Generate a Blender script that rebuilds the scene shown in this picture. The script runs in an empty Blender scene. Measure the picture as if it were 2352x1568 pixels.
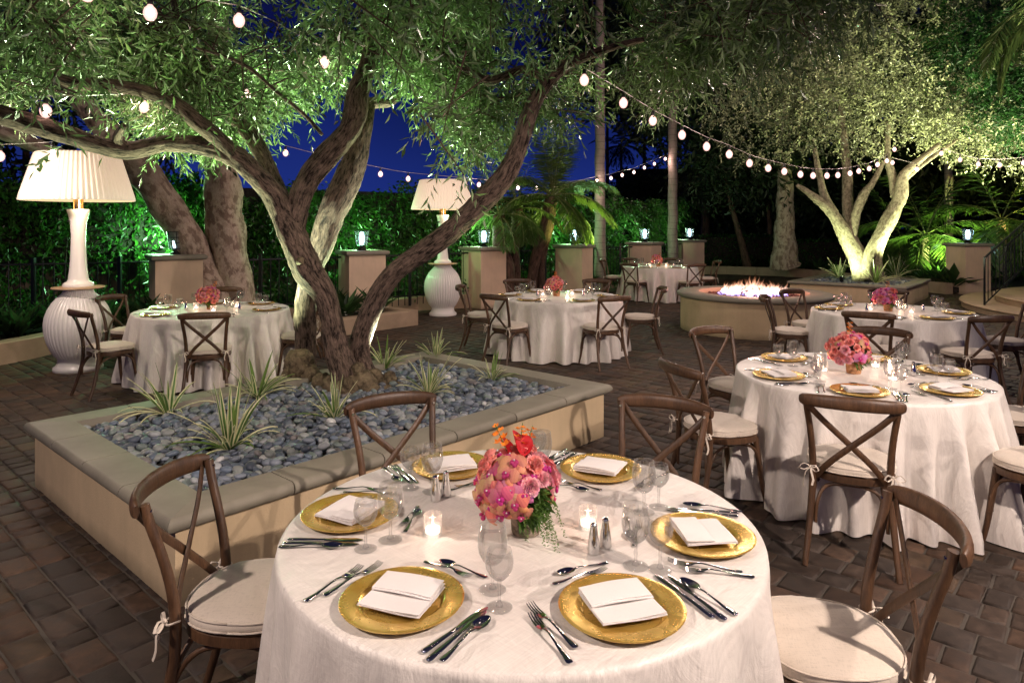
import bpy, math, random
import numpy as np
from mathutils import Vector, Matrix
R = random.Random(7)
NR = np.random.RandomState(11)
PI = math.pi
SC = bpy.context.scene
COL = SC.collection
FPX, CX, HY, CH = 1590.0, 1176.0, 515.0, 1.76      # lens in photo pixels, optical axis, horizon row, camera height

def gp(px, py, z=0.0):
    """world point at height z seen at a photo pixel"""
    Y = FPX*(CH-z)/(py-HY)
    return Vector(((px-CX)*Y/FPX, Y, z))
def at(px, py, Y):
    return Vector(((px-CX)*Y/FPX, Y, CH-(py-HY)*Y/FPX))

# ------------------------------------------------------------------ objects
def tag(o, label=None, cat=None, group=None, kind=None):
    if label: o['label'] = label
    if cat: o['category'] = cat
    if group: o['group'] = group
    if kind: o['kind'] = kind
    return o
def empty(name, loc=(0,0,0), rz=0.0):
    o = bpy.data.objects.new(name, None); COL.objects.link(o)
    o.location = loc; o.rotation_euler = (0,0,rz); o.empty_display_size = .05
    return o
def link(name, me, mat=None, parent=None, loc=None, rz=None):
    o = bpy.data.objects.new(name, me); COL.objects.link(o)
    if mat is not None and len(me.materials) == 0: me.materials.append(mat)
    if parent is not None: o.parent = parent
    if loc is not None: o.location = loc
    if rz is not None: o.rotation_euler = (0,0,rz)
    return o
def kids(o): return [c for c in o.children]
def copy_tree(o, parent=None):
    c = o.copy(); COL.objects.link(c)
    if parent is not None: c.parent = parent
    for k in ('label','category','group'):
        pass
    for ch in TREE.get(o.name, []):
        d = copy_tree(ch, c)
    return c
TREE = {}
def register(o):
    """remember children (o.children is slow in a loop)"""
    TREE[o.name] = list(o.children)
    for c in TREE[o.name]: register(c)
    return o

class MB:
    def __init__(s): s.v=[]; s.f=[]; s.m=[]; s.c=[]; s.cur=0; s.col=None; s.b=[]
    def add(s, vs, fs, bark=None):
        n=len(s.v); s.v.extend([tuple(p) for p in vs]); s.f.extend([tuple(i+n for i in f) for f in fs])
        s.m.extend([s.cur]*len(fs)); s.c.extend([s.col]*len(fs))
        if bark is not None:
            while len(s.b)<n: s.b.append((0,0,0))
            s.b.extend(bark)
    def box(s, c, d, M=None):
        x,y,z=d[0]/2,d[1]/2,d[2]/2
        vs=[Vector((a*x,b*y,e*z)) for a in(-1,1) for b in(-1,1) for e in(-1,1)]
        if M is not None: vs=[M@v for v in vs]
        vs=[v+Vector(c) for v in vs]
        s.add(vs,[(0,1,3,2),(4,6,7,5),(0,4,5,1),(2,3,7,6),(0,2,6,4),(1,5,7,3)])
    def tube(s, pts, rad, n=8, caps=True, flat=None, up=None, disp=None, bark=False):
        """sweep; rad number or list; flat=(w scale, t scale) oriented by up"""
        P=[Vector(p) for p in pts]; m=len(P)
        if not hasattr(rad,'__len__'): rad=[rad]*m
        T=[]
        for i in range(m):
            t=(P[min(i+1,m-1)]-P[max(i-1,0)])
            T.append(t.normalized() if t.length>1e-9 else Vector((0,0,1)))
        ref=Vector(up) if up is not None else (Vector((0,0,1)) if abs(T[0].z)<.9 else Vector((1,0,0)))
        N=(ref-T[0]*ref.dot(T[0])).normalized()
        vs=[];bk=[];L=0
        for i in range(m):
            if i: L+=(P[i]-P[i-1]).length
            if up is not None:
                q=(ref-T[i]*ref.dot(T[i])); N=q.normalized() if q.length>1e-4 else N
            else: N=(N-T[i]*N.dot(T[i])).normalized()
            B=T[i].cross(N)
            for k in range(n):
                a=2*PI*k/n
                r=rad[i]
                if disp: r*=disp(a,L,i)
                u,w=math.cos(a)*r,math.sin(a)*r
                if flat: u*=flat[1]; w*=flat[0]
                vs.append(P[i]+N*u+B*w)
                if bark: bk.append((math.cos(a)*rad[i],math.sin(a)*rad[i],L))
        fs=[]
        for i in range(m-1):
            for k in range(n):
                a=i*n+k; b=i*n+(k+1)%n
                fs.append((a,b,b+n,a+n))
        if caps: fs.append(tuple(range(n-1,-1,-1))); fs.append(tuple((m-1)*n+k for k in range(n)))
        s.add(vs,fs,bk if bark else None)
    def lathe(s, prof, n=32, c=(0,0,0), rmod=None, caps=False):
        vs=[]
        for i,(r,z) in enumerate(prof):
            for k in range(n):
                a=2*PI*k/n; rr=r*(rmod(a,i) if rmod else 1)
                vs.append((c[0]+rr*math.cos(a),c[1]+rr*math.sin(a),c[2]+z))
        fs=[]
        for i in range(len(prof)-1):
            for k in range(n):
                a=i*n+k;b=i*n+(k+1)%n
                fs.append((a,b,b+n,a+n))
        if caps:
            fs.append(tuple(range(n-1,-1,-1))); fs.append(tuple((len(prof)-1)*n+k for k in range(n)))
        s.add(vs,fs)
    def prism(s, poly, z0, z1):
        n=len(poly)
        vs=[(p[0],p[1],z0) for p in poly]+[(p[0],p[1],z1) for p in poly]
        fs=[tuple(range(n-1,-1,-1)),tuple(range(n,2*n))]+[(i,(i+1)%n,(i+1)%n+n,i+n) for i in range(n)]
        s.add(vs,fs)
    def ico(s, c, r, sc=(1,1,1), sub=1, jit=0, M=None):
        vs,fs=ICO[sub]
        out=[]
        for v in vs:
            k=1+(R.uniform(-jit,jit) if jit else 0)
            p=Vector((v[0]*sc[0]*r*k,v[1]*sc[1]*r*k,v[2]*sc[2]*r*k))
            if M is not None: p=M@p
            out.append(p+Vector(c))
        s.add(out,fs)
    def mesh(s, name, mats=None, smooth=True, angle=None):
        me=bpy.data.meshes.new(name); me.from_pydata([tuple(v) for v in s.v],[],s.f)
        if any(c is not None for c in s.c):
            at_=me.attributes.new('col','FLOAT_COLOR','FACE')
            at_.data.foreach_set('color',[x for c in s.c for x in ((c or (.5,.5,.5))+(1,))[:4]])
        if s.b:
            while len(s.b)<len(s.v): s.b.append((0,0,0))
            at_=me.attributes.new('bark','FLOAT_VECTOR','POINT')
            at_.data.foreach_set('vector',[x for b in s.b for x in b])
        if mats:
            for m in (mats if isinstance(mats,(list,tuple)) else [mats]): me.materials.append(m)
        me.polygons.foreach_set('material_index',s.m)
        if smooth: me.polygons.foreach_set('use_smooth',[True]*len(s.f))
        me.update()
        if smooth and angle is not None:
            me.set_sharp_from_angle(angle=math.radians(angle))
        return me
    def build(s, name, mats, parent=None, smooth=True, angle=40, loc=None, rz=None):
        return link(name, s.mesh(name,mats,smooth,angle), None, parent, loc, rz)

def _ico():
    t=(1+5**.5)/2
    v=[(-1,t,0),(1,t,0),(-1,-t,0),(1,-t,0),(0,-1,t),(0,1,t),(0,-1,-t),(0,1,-t),(t,0,-1),(t,0,1),(-t,0,-1),(-t,0,1)]
    f=[(0,11,5),(0,5,1),(0,1,7),(0,7,10),(0,10,11),(1,5,9),(5,11,4),(11,10,2),(10,7,6),(7,1,8),(3,9,4),(3,4,2),(3,2,6),(3,6,8),(3,8,9),(4,9,5),(2,4,11),(6,2,10),(8,6,7),(9,8,1)]
    v=[Vector(p).normalized() for p in v]
    out={0:(list(v),list(f))}
    for k in (1,2,3):
        cache={};nf=[];v=list(v)
        def mid(a,b):
            key=(min(a,b),max(a,b))
            if key not in cache:
                v.append(((v[a]+v[b])/2).normalized()); cache[key]=len(v)-1
            return cache[key]
        for a,b,c in f:
            x,y,z=mid(a,b),mid(b,c),mid(c,a); nf+=[(a,x,z),(b,y,x),(c,z,y),(x,y,z)]
        f=nf; out[k]=(list(v),list(f))
    return out
ICO=_ico()

def np_mesh(name, V, F, mat, attrs=None, smooth=False):
    """V (n,3), F (m,k) same-size polygons"""
    V=np.asarray(V,dtype=np.float32); F=np.asarray(F,dtype=np.int32)
    me=bpy.data.meshes.new(name)
    me.vertices.add(len(V)); me.vertices.foreach_set('co',V.ravel())
    k=F.shape[1]
    me.loops.add(F.size); me.loops.foreach_set('vertex_index',F.ravel())
    me.polygons.add(len(F)); me.polygons.foreach_set('loop_start',np.arange(0,F.size,k,dtype=np.int32))
    me.polygons.foreach_set('use_smooth',np.full(len(F),smooth))
    me.update(calc_edges=True)
    for an,(typ,dom,data) in (attrs or {}).items():
        a=me.attributes.new(an,typ,dom)
        a.data.foreach_set({'FLOAT':'value','FLOAT_COLOR':'color','FLOAT_VECTOR':'vector'}[typ],np.asarray(data,dtype=np.float32).ravel())
    me.materials.append(mat)
    return me

def catmull(pts, step=.05, rad=None):
    P=[Vector(p) for p in pts]; Rr=list(rad) if rad is not None else [1]*len(P)
    out=[];ro=[]
    for i in range(len(P)-1):
        p0,p1,p2,p3=P[max(i-1,0)],P[i],P[i+1],P[min(i+2,len(P)-1)]
        n=max(1,int((p2-p1).length/step))
        for k in range(n):
            t=k/n
            q=.5*((2*p1)+(p2-p0)*t+(2*p0-5*p1+4*p2-p3)*t*t+(3*p1-p0-3*p2+p3)*t**3)
            out.append(q); ro.append(Rr[i]*(1-t)+Rr[i+1]*t)
    out.append(P[-1]); ro.append(Rr[-1])
    return out,ro

# ------------------------------------------------------------------ foliage generator
def leaf_mesh(name, C, D, L, W, mat, var=None, fold=.25, N=None):
    """leaves: base points C, directions D, lengths L, widths W -> two-quad folded leaves"""
    C=np.asarray(C,float); D=np.asarray(D,float); n=len(C)
    D/=np.linalg.norm(D,axis=1)[:,None]+1e-9
    if N is None: N=NR.normal(size=(n,3))
    S=np.cross(D,N); S/=np.linalg.norm(S,axis=1)[:,None]+1e-9
    U=np.cross(S,D)
    L=np.broadcast_to(L,(n,))[:,None]; W=np.broadcast_to(W,(n,))[:,None]
    p0=C; p1=C+D*L*.45+S*W*.5+U*W*fold; p2=C+D*L-U*L*.06; p3=C+D*L*.45-S*W*.5+U*W*fold; 
    V=np.stack([p0,p1,p2,p3],axis=1).reshape(-1,3)
    i=np.arange(n)*4
    F=np.concatenate([np.stack([i,i+1,i+2],1),np.stack([i,i+2,i+3],1)])
    if var is None: var=NR.rand(n)
    va=np.repeat(var,4)
    return np_mesh(name,V,F,mat,{'var':('FLOAT','POINT',va)})

def sprigs(bases, dirs, length=.25, per=14, lw=(.075,.014), droop=.4, mat=None, name='foliage', spread=.9, opposite=True, vb=None):
    """twigs with paired leaves; bases (n,3), dirs (n,3)"""
    bases=np.asarray(bases,float); dirs=np.asarray(dirs,float); n=len(bases)
    dirs/=np.linalg.norm(dirs,axis=1)[:,None]+1e-9
    ln=length*(.6+.8*NR.rand(n))
    t=np.linspace(.08,1,per)
    Cs=[];Ds=[];Vv=[]
    sv=vb if vb is not None else NR.rand(n)
    side0=NR.normal(size=(n,3)); S=np.cross(dirs,side0); S/=np.linalg.norm(S,axis=1)[:,None]+1e-9
    Bn=np.cross(dirs,S)
    for k,tk in enumerate(t):
        c=bases+dirs*(ln*tk)[:,None]; c[:,2]-=droop*ln*tk*tk
        d=dirs.copy(); d[:,2]-=2*droop*tk
        d/=np.linalg.norm(d,axis=1)[:,None]
        a=(k//2)*1.57+ (0 if k%2 else PI)
        s=S*math.cos(a)+Bn*math.sin(a)
        dd=d*(1-.3*spread)+s*spread*(1-.5*tk)+NR.normal(size=(n,3))*.15
        Cs.append(c);Ds.append(dd);Vv.append(np.clip(sv*.7+NR.rand(n)*.3,0,1))
    C=np.concatenate(Cs);D=np.concatenate(Ds);v=np.concatenate(Vv)
    m=len(C)
    return leaf_mesh(name,C,D,lw[0]*(.7+.6*NR.rand(m)),lw[1]*(.8+.4*NR.rand(m)),mat,v)

def noise3(P, s, seed=0):
    """cheap smooth pseudo noise for culling, vectorised"""
    x,y,z=P[:,0]*s+seed*1.7,P[:,1]*s+seed*2.3,P[:,2]*s+seed*.9
    return (np.sin(x*1.3+np.sin(y*1.7+z))+np.sin(y*1.9+np.sin(z*1.3+x*.7))+np.sin(z*2.1+np.sin(x*1.1+y*.6)))/3
# ------------------------------------------------------------------ materials
class NT:
    def __init__(s,name):
        s.m=bpy.data.materials.new(name); s.m.use_nodes=True; s.t=s.m.node_tree; s.t.nodes.clear()
        s.out=s.n('ShaderNodeOutputMaterial')
    def n(s,t,**k):
        nd=s.t.nodes.new(t)
        for a,b in k.items(): setattr(nd,a,b)
        return nd
    def l(s,a,b): s.t.links.new(a,b)
    def val(s,sock,v):
        if hasattr(v,'is_output') or isinstance(v,bpy.types.NodeSocket): s.l(v,sock)
        else: sock.default_value=v
    def coord(s,kind='Object',scale=(1,1,1),rot=(0,0,0),src=None):
        mp=s.n('ShaderNodeMapping'); mp.inputs['Scale'].default_value=scale; mp.inputs['Rotation'].default_value=rot
        if src is None:
            tc=s.n('ShaderNodeTexCoord'); src=tc.outputs[kind]
        s.l(src,mp.inputs['Vector']); return mp.outputs[0]
    def attr(s,name,out='Fac'):
        a=s.n('ShaderNodeAttribute'); a.attribute_name=name; return a.outputs[out]
    def noise(s,vec,scale=5,detail=4,rough=.55,out='Fac',dist=0):
        nd=s.n('ShaderNodeTexNoise'); s.l(vec,nd.inputs['Vector']); nd.inputs['Scale'].default_value=scale
        nd.inputs['Detail'].default_value=detail; nd.inputs['Roughness'].default_value=rough; nd.inputs['Distortion'].default_value=dist
        return nd.outputs[out]
    def voro(s,vec,scale=5,feat='F1',out='Distance'):
        nd=s.n('ShaderNodeTexVoronoi'); nd.feature=feat; s.l(vec,nd.inputs['Vector']); nd.inputs['Scale'].default_value=scale
        return nd.outputs[out]
    def ramp(s,fac,stops,interp='LINEAR'):
        r=s.n('ShaderNodeValToRGB'); s.l(fac,r.inputs['Fac']); e=r.color_ramp.elements; r.color_ramp.interpolation=interp
        while len(e)<len(stops): e.new(.5)
        for i,(p,c) in enumerate(stops):
            e[i].position=p; e[i].color=(c if len(c)==4 else tuple(c)+(1,)) if hasattr(c,'__len__') else (c,c,c,1)
        return r.outputs[0]
    def mix(s,fac,a,b,mode='MIX'):
        m=s.n('ShaderNodeMix',data_type='RGBA',blend_type=mode)
        s.val(m.inputs[0],fac)
        for sock,v in((m.inputs[6],a),(m.inputs[7],b)):
            if isinstance(v,bpy.types.NodeSocket): s.l(v,sock)
            else: sock.default_value=tuple(v)+(1,) if len(v)==3 else v
        return m.outputs[2]
    def math(s,op,a,b=0.0):
        m=s.n('ShaderNodeMath',operation=op); s.val(m.inputs[0],a); s.val(m.inputs[1],b); return m.outputs[0]
    def bump(s,h,strength=.3,dist=.01,nrm=None):
        b=s.n('ShaderNodeBump'); s.l(h,b.inputs['Height']); b.inputs['Strength'].default_value=strength; b.inputs['Distance'].default_value=dist
        if nrm is not None: s.l(nrm,b.inputs['Normal'])
        return b.outputs[0]
    def pbr(s,color,rough=.5,metal=0,bump=None,spec=None,**k):
        p=s.n('ShaderNodeBsdfPrincipled')
        if isinstance(color,bpy.types.NodeSocket): s.l(color,p.inputs['Base Color'])
        else: p.inputs['Base Color'].default_value=tuple(color)+(1,)
        s.val(p.inputs['Roughness'],rough); s.val(p.inputs['Metallic'],metal)
        if bump is not None: s.l(bump,p.inputs['Normal'])
        if spec is not None: p.inputs['Specular IOR Level'].default_value=spec
        for a,b in k.items(): s.val(p.inputs[a.replace('_',' ')],b)
        return p.outputs[0]
    def done(s,sh): s.l(sh,s.out.inputs['Surface']); return s.m

def m_wood(name='wood',c1=(.05,.022,.010),c2=(.17,.085,.040),ax=(9,9,1.6)):
    t=NT(name); v=t.coord('Object',ax)
    oi=t.n('ShaderNodeObjectInfo'); add=t.n('ShaderNodeVectorMath',operation='ADD'); t.l(v,add.inputs[0])
    mul=t.n('ShaderNodeVectorMath',operation='SCALE'); t.l(oi.outputs['Location'],mul.inputs[0]); mul.inputs['Scale'].default_value=3.7
    t.l(mul.outputs[0],add.inputs[1])
    n=t.noise(add.outputs[0],4,6,.65,dist=.6); f=t.noise(add.outputs[0],30,3,.6)
    fac=t.mix(.35,n,f)
    c=t.ramp(fac,[(.3,c1),(.55,tuple((a+b)/2 for a,b in zip(c1,c2))),(.75,c2)])
    sc=t.math('ADD',t.math('MULTIPLY',oi.outputs['Random'],.5),.72); hs=t.n('ShaderNodeHueSaturation'); t.l(c,hs.inputs['Color']); t.l(sc,hs.inputs['Value']); c=hs.outputs[0]
    return t.done(t.pbr(c,.42,0,t.bump(fac,.35,.004)))
def m_linen(name,base,scale=260,spec=.3,sheen=.25,var=.1):
    t=NT(name); v=t.coord('Object',(1,1,1))
    a=t.noise(t.coord('Object',(scale*.12,scale,scale)),1,2,.6); b=t.noise(t.coord('Object',(scale,scale*.12,scale*.12)),1,2,.6)
    w=t.math('ADD',a,b); big=t.noise(v,4,4,.6)
    c=t.mix(t.ramp(w,[(.7,0.),(1.25,1.)]),tuple(x*(1-var) for x in base),tuple(min(1,x*(1+var)) for x in base))
    c=t.mix(t.math('MULTIPLY',big,.25),c,tuple(x*.72 for x in base))
    return t.done(t.pbr(c,.75,0,t.bump(w,.25,.0015),spec,Sheen_Weight=sheen,Sheen_Roughness=.4))
def m_cloth():
    t=NT('satin_cloth'); base=(.83,.78,.715)
    big=t.noise(t.coord('Object',(1.2,1.2,1.2)),3,4,.6)
    a=t.noise(t.coord('Object',(1.2,55,2)),6,3,.65); b=t.noise(t.coord('Object',(60,1.5,60)),6,2,.6)
    sl=t.math('ADD',t.math('MULTIPLY',a,.65),t.math('MULTIPLY',b,.35))
    c=t.mix(t.ramp(sl,[(.38,0.),(.66,1.)]),(base[0]*.86,base[1]*.86,base[2]*.86),(base[0]*1.06,base[1]*1.06,base[2]*1.06))
    c=t.mix(t.ramp(big,[(.3,0.),(.75,.35)]),c,(.60,.50,.46))
    cr=t.noise(t.coord('Object',(1,1,.6)),9,5,.6,dist=1.2)
    cr2=t.noise(t.coord('Object',(1,1,.35)),3.5,3,.5,dist=2.0); bm=t.bump(cr,.6,.014); bm=t.bump(cr2,.5,.03,bm); bm=t.bump(sl,.25,.002,bm)
    return t.done(t.pbr(c,t.ramp(sl,[(.3,.36),(.7,.52)]),0,bm,.55,Sheen_Weight=.25,Sheen_Roughness=.35))
def m_simple(name,c,rough=.5,metal=0,spec=None,bs=40,bstr=.1,bd=.002,var=.12,**k):
    t=NT(name); v=t.coord('Object')
    n=t.noise(v,bs,5,.6); n2=t.noise(v,bs*.15,3,.5)
    col=t.mix(n2,tuple(x*(1-var) for x in c),tuple(min(1,x*(1+var)) for x in c))
    return t.done(t.pbr(col,rough,metal,t.bump(n,bstr,bd),spec,**k))
def m_stucco(name,c):
    t=NT(name); v=t.coord('Object'); n=t.noise(v,90,6,.7); n2=t.noise(v,1.6,5,.65); n3=t.noise(t.coord('Object',(6,6,.8)),2,4,.6)
    col=t.mix(t.ramp(n2,[(.3,0.),(.7,1.)]),tuple(x*.8 for x in c),c)
    col=t.mix(t.ramp(n3,[(.45,0.),(.8,.3)]),col,tuple(x*.62 for x in c))
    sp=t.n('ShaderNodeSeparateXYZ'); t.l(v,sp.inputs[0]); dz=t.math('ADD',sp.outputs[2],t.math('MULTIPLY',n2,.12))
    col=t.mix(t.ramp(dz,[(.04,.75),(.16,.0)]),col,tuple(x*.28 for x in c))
    return t.done(t.pbr(col,.9,0,t.bump(n,.5,.004),.2))
def m_stone(name,c):
    t=NT(name); v=t.coord('Object'); n=t.noise(v,60,6,.7); n2=t.noise(v,3,5,.6)
    col=t.mix(t.ramp(n2,[(.3,0.),(.7,1.)]),tuple(x*.78 for x in c),tuple(x*1.1 for x in c))
    col=t.mix(t.ramp(n,[(.55,0.),(.8,.25)]),col,tuple(x*.5 for x in c))
    return t.done(t.pbr(col,.6,0,t.bump(n,.2,.003),.35))
def m_paver():
    t=NT('clay_paver'); v=t.coord('Object'); c=t.attr('col','Color')
    n=t.noise(v,14,6,.7); n2=t.noise(v,70,4,.7); n3=t.noise(v,1.0,3,.5)
    col=t.mix(t.ramp(n,[(.35,0.),(.7,1.)]),(.45,.42,.4),(1.25,1.2,1.15)); col=t.mix(1.0,c,col,'MULTIPLY')
    col=t.mix(t.ramp(n3,[(.35,.0),(.65,.45)]),col,(.035,.03,.028))
    col=t.mix(t.ramp(n2,[(.66,0.),(.8,.22)]),col,(.22,.18,.15))
    h=t.math('ADD',t.math('MULTIPLY',n,.7),t.math('MULTIPLY',n2,.3))
    return t.done(t.pbr(col,t.ramp(n,[(.3,.52),(.7,.8)]),0,t.bump(h,.55,.006),.28))
def m_bark(name,c1,c2,sc=30,stretch=.13,strength=1.0,lich=None,patch=False):
    t=NT(name); b=t.attr('bark','Vector'); v=t.coord(src=b,scale=(1,1,stretch))
    n=t.noise(v,sc,8,.72,dist=.5); vo=t.noise(t.coord(src=b,scale=(1,1,stretch*1.6)),sc*.4,4,.6,dist=.8); fine=t.noise(t.coord(src=b),120,3,.6)
    h=t.math('ADD',t.math('MULTIPLY',n,.9),t.math('MULTIPLY',vo,.45))
    col=t.ramp(h,[(.56,c1),(.68,tuple(x*.5+y*.5 for x,y in zip(c1,c2))),(.84,c2)])
    col=t.mix(t.math('MULTIPLY',fine,.35),col,tuple(x*.5 for x in c1))
    if lich or patch:
        pn=t.noise(t.coord(src=b,scale=(1,1,.6)),7 if patch else 9,5,.6)
        col=t.mix(t.ramp(pn,[(.48,0.),(.56,.75)]),col,lich or (.35,.27,.2))
    return t.done(t.pbr(col,.8,0,t.bump(h,strength,.03),.25))
def m_leaf(name,dark,light,trans=.3,rough=.4,spec=.5,back=None):
    t=NT(name); a=t.attr('var')
    col=t.ramp(a,[(0,dark),(.6,tuple(x*.6+y*.4 for x,y in zip(dark,light))),(1,light)])
    if back:
        g=t.n('ShaderNodeNewGeometry'); bk=t.ramp(a,[(0,tuple(x*.10 for x in back)),(.5,tuple(x*.35 for x in back)),(.8,back),(1,tuple(x*1.35 for x in back))]); col=t.ramp(a,[(0,dark),(.45,tuple(x*.75+y*.25 for x,y in zip(dark,light))),(.8,light),(1,tuple(x*1.4 for x in light))]); col=t.mix(g.outputs['Backfacing'],col,bk)  # pale backs; near-black to bright spread paints shaded and lit leaves into the colour
    p=t.pbr(col,rough,0,None,spec)
    tr=t.n('ShaderNodeBsdfTranslucent'); t.l(t.mix(.5,col,tuple(min(1,x*1.5) for x in light)),tr.inputs['Color'])
    ms=t.n('ShaderNodeMixShader'); ms.inputs[0].default_value=trans; t.l(p,ms.inputs[1]); t.l(tr.outputs[0],ms.inputs[2])
    return t.done(ms.outputs[0])
def m_glass(name='thin_glass',tint=(.985,.99,.985),rough=.02,k=1.0):
    t=NT(name)
    fr=t.n('ShaderNodeLayerWeight'); fr.inputs['Blend'].default_value=.35
    f=t.math('MULTIPLY',t.ramp(fr.outputs['Facing'],[(0,.10),(.45,.17),(.75,.42),(.92,.85),(1,1)]),k)
    tr=t.n('ShaderNodeBsdfTransparent'); tr.inputs[0].default_value=tint+(1,)
    gl=t.n('ShaderNodeBsdfGlossy'); gl.inputs['Roughness'].default_value=rough; gl.inputs['Color'].default_value=(1,1,1,1)
    ms=t.n('ShaderNodeMixShader'); t.l(f,ms.inputs[0]); t.l(tr.outputs[0],ms.inputs[1]); t.l(gl.outputs[0],ms.inputs[2])
    df=t.n('ShaderNodeBsdfTranslucent'); df.inputs[0].default_value=(1,1,1,1); d2=t.n('ShaderNodeBsdfDiffuse'); d2.inputs[0].default_value=(1,1,1,1)
    da=t.n('ShaderNodeMixShader'); da.inputs[0].default_value=.5; t.l(df.outputs[0],da.inputs[1]); t.l(d2.outputs[0],da.inputs[2])
    m2=t.n('ShaderNodeMixShader'); t.l(t.ramp(fr.outputs['Facing'],[(0,.03),(.62,.09),(.85,.5),(1,.95)]),m2.inputs[0]); t.l(ms.outputs[0],m2.inputs[1]); t.l(da.outputs[0],m2.inputs[2])  # white diffuse rim paints bright edge highlights onto the glass
    return t.done(m2.outputs[0])
def m_emit(name,c,s,base=None):
    t=NT(name); e=t.n('ShaderNodeEmission'); e.inputs['Color'].default_value=tuple(c)+(1,); e.inputs['Strength'].default_value=s
    n=t.noise(t.coord('Object'),6,2); t.l(t.mix(t.math('MULTIPLY',n,.15),tuple(c),tuple(x*.7 for x in c)),e.inputs['Color'])
    return t.done(e.outputs[0])
def m_attrcol(name,rough=.5,trans=0.2,attr='col',spec=.4,vein=0):
    t=NT(name); c=t.attr(attr,'Color')
    if vein:
        w=t.noise(t.coord('Object',(1,1,1)),vein,3,.6); c=t.mix(t.ramp(w,[(.45,0.),(.62,.22)]),c,(.60,.08,.08))
    p=t.pbr(c,rough,0,None,spec)
    tr=t.n('ShaderNodeBsdfTranslucent'); t.l(c,tr.inputs['Color'])
    ms=t.n('ShaderNodeMixShader'); ms.inputs[0].default_value=trans; t.l(p,ms.inputs[1]); t.l(tr.outputs[0],ms.inputs[2])
    return t.done(ms.outputs[0])

M={}
M['wood']=m_wood('wood',(.030,.014,.007),(.165,.085,.042))
M['wood_warm']=m_wood('wood_warm',(.06,.022,.012),(.20,.075,.04))
M['cushion']=m_linen('linen_cushion',(.62,.54,.45),300)
M['cloth']=m_cloth()
M['napkin']=m_linen('napkin_cotton',(.85,.80,.77),900,.2,.1,.04)
def _gold():
    t=NT('gold_leaf'); v=t.coord('Object'); n=t.noise(v,9,5,.6); sc=t.noise(t.coord('Object',(120,6,1)),3,2,.6); g=t.voro(v,9,'F1','Color')
    col=t.mix(t.ramp(n,[(.3,0.),(.7,1.)]),(.92,.52,.09),(1,.72,.20))
    return t.done(t.pbr(col,t.ramp(n,[(.3,.18),(.75,.34)]),.72,t.bump(sc,.08,.001),.6))
M['gold']=_gold()
M['steel']=m_simple('polished_steel',(.78,.78,.77),.09,1,bs=9,bstr=.03)
def _solid_glass():
    t=NT('clear_glass'); g=t.n('ShaderNodeBsdfGlass'); g.inputs['IOR'].default_value=1.47; g.inputs['Roughness'].default_value=.015; g.inputs['Color'].default_value=(.99,.995,.99,1)
    tr=t.n('ShaderNodeBsdfTransparent'); tr.inputs[0].default_value=(.97,.97,.97,1); df=t.n('ShaderNodeBsdfDiffuse'); df.inputs[0].default_value=(1,1,1,1)
    n=t.noise(t.coord('Object'),50,2); mb=t.mix(n,(.99,.995,.99),(.96,.97,.97)); t.l(mb,g.inputs['Color'])
    m1=t.n('ShaderNodeMixShader'); m1.inputs[0].default_value=.80; t.l(g.outputs[0],m1.inputs[1]); t.l(tr.outputs[0],m1.inputs[2])
    lw=t.n('ShaderNodeLayerWeight'); lw.inputs['Blend'].default_value=.3
    m2=t.n('ShaderNodeMixShader'); t.l(t.ramp(lw.outputs['Facing'],[(0,.0),(.75,.035),(.93,.5),(1,.9)]),m2.inputs[0]); t.l(m1.outputs[0],m2.inputs[1]); t.l(df.outputs[0],m2.inputs[2])  # diffuse white at grazing angles stands in for rim glints
    return t.done(m2.outputs[0])
M['glass']=_solid_glass()
M['votive_glass']=m_glass('votive_glass',(.98,.97,.97),.05,1.2)
def _wax():
    t=NT('lit_wax'); e=t.n('ShaderNodeEmission'); e.inputs['Color'].default_value=(1,.86,.72,1); e.inputs['Strength'].default_value=2.2
    p=t.pbr(t.mix(t.noise(t.coord('Object'),40,2),(.85,.8,.72),(.9,.85,.8)),.4); a=t.n('ShaderNodeAddShader'); t.l(e.outputs[0],a.inputs[0]); t.l(p,a.inputs[1]); return t.done(a.outputs[0])
M['wax']=_wax()
M['flame']=m_emit('candle_flame',(1,.72,.45),14)
M['bulb']=m_emit('lit_bulb',(1,.72,.62),60)
def _bulbglass():
    t=NT('glowing_bulb_glass'); e=t.n('ShaderNodeEmission'); e.inputs['Strength'].default_value=2.4
    t.l(t.mix(t.noise(t.coord('Object'),30,2),(1,.50,.44),(1,.62,.54)),e.inputs['Color']); tr=t.n('ShaderNodeBsdfTransparent')
    lw=t.n('ShaderNodeLayerWeight'); lw.inputs['Blend'].default_value=.4
    ms=t.n('ShaderNodeMixShader'); t.l(t.ramp(lw.outputs['Facing'],[(0,.55),(.7,.35),(1,.15)]),ms.inputs[0]); t.l(tr.outputs[0],ms.inputs[1]); t.l(e.outputs[0],ms.inputs[2]); return t.done(ms.outputs[0])
M['bulb_glass']=_bulbglass()
M['socket']=m_simple('black_socket',(.02,.02,.02),.5)
M['wire']=m_simple('pale_cable',(.35,.3,.28),.4)
M['cap']=m_stone('grey_coping_stone',(.27,.245,.19))
M['curbstone']=m_stone('tan_curb_stone',(.40,.29,.20))
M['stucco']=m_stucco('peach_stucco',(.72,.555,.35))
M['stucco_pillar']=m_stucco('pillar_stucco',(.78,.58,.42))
M['paver']=m_paver()
M['mortar']=m_simple('sand_joint',(.075,.062,.05),.95,bs=120,bstr=.4,bd=.004)
M['soil']=m_simple('dark_mulch',(.02,.014,.01),.95,bs=25,bstr=1,bd=.04,var=.5)
M['bark']=m_bark('olive_bark',(.012,.007,.005),(.30,.205,.155),64,.22,1.0)
M['burl']=m_bark('burl_bark',(.05,.035,.02),(.30,.23,.14),14,.8,1.0)
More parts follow.
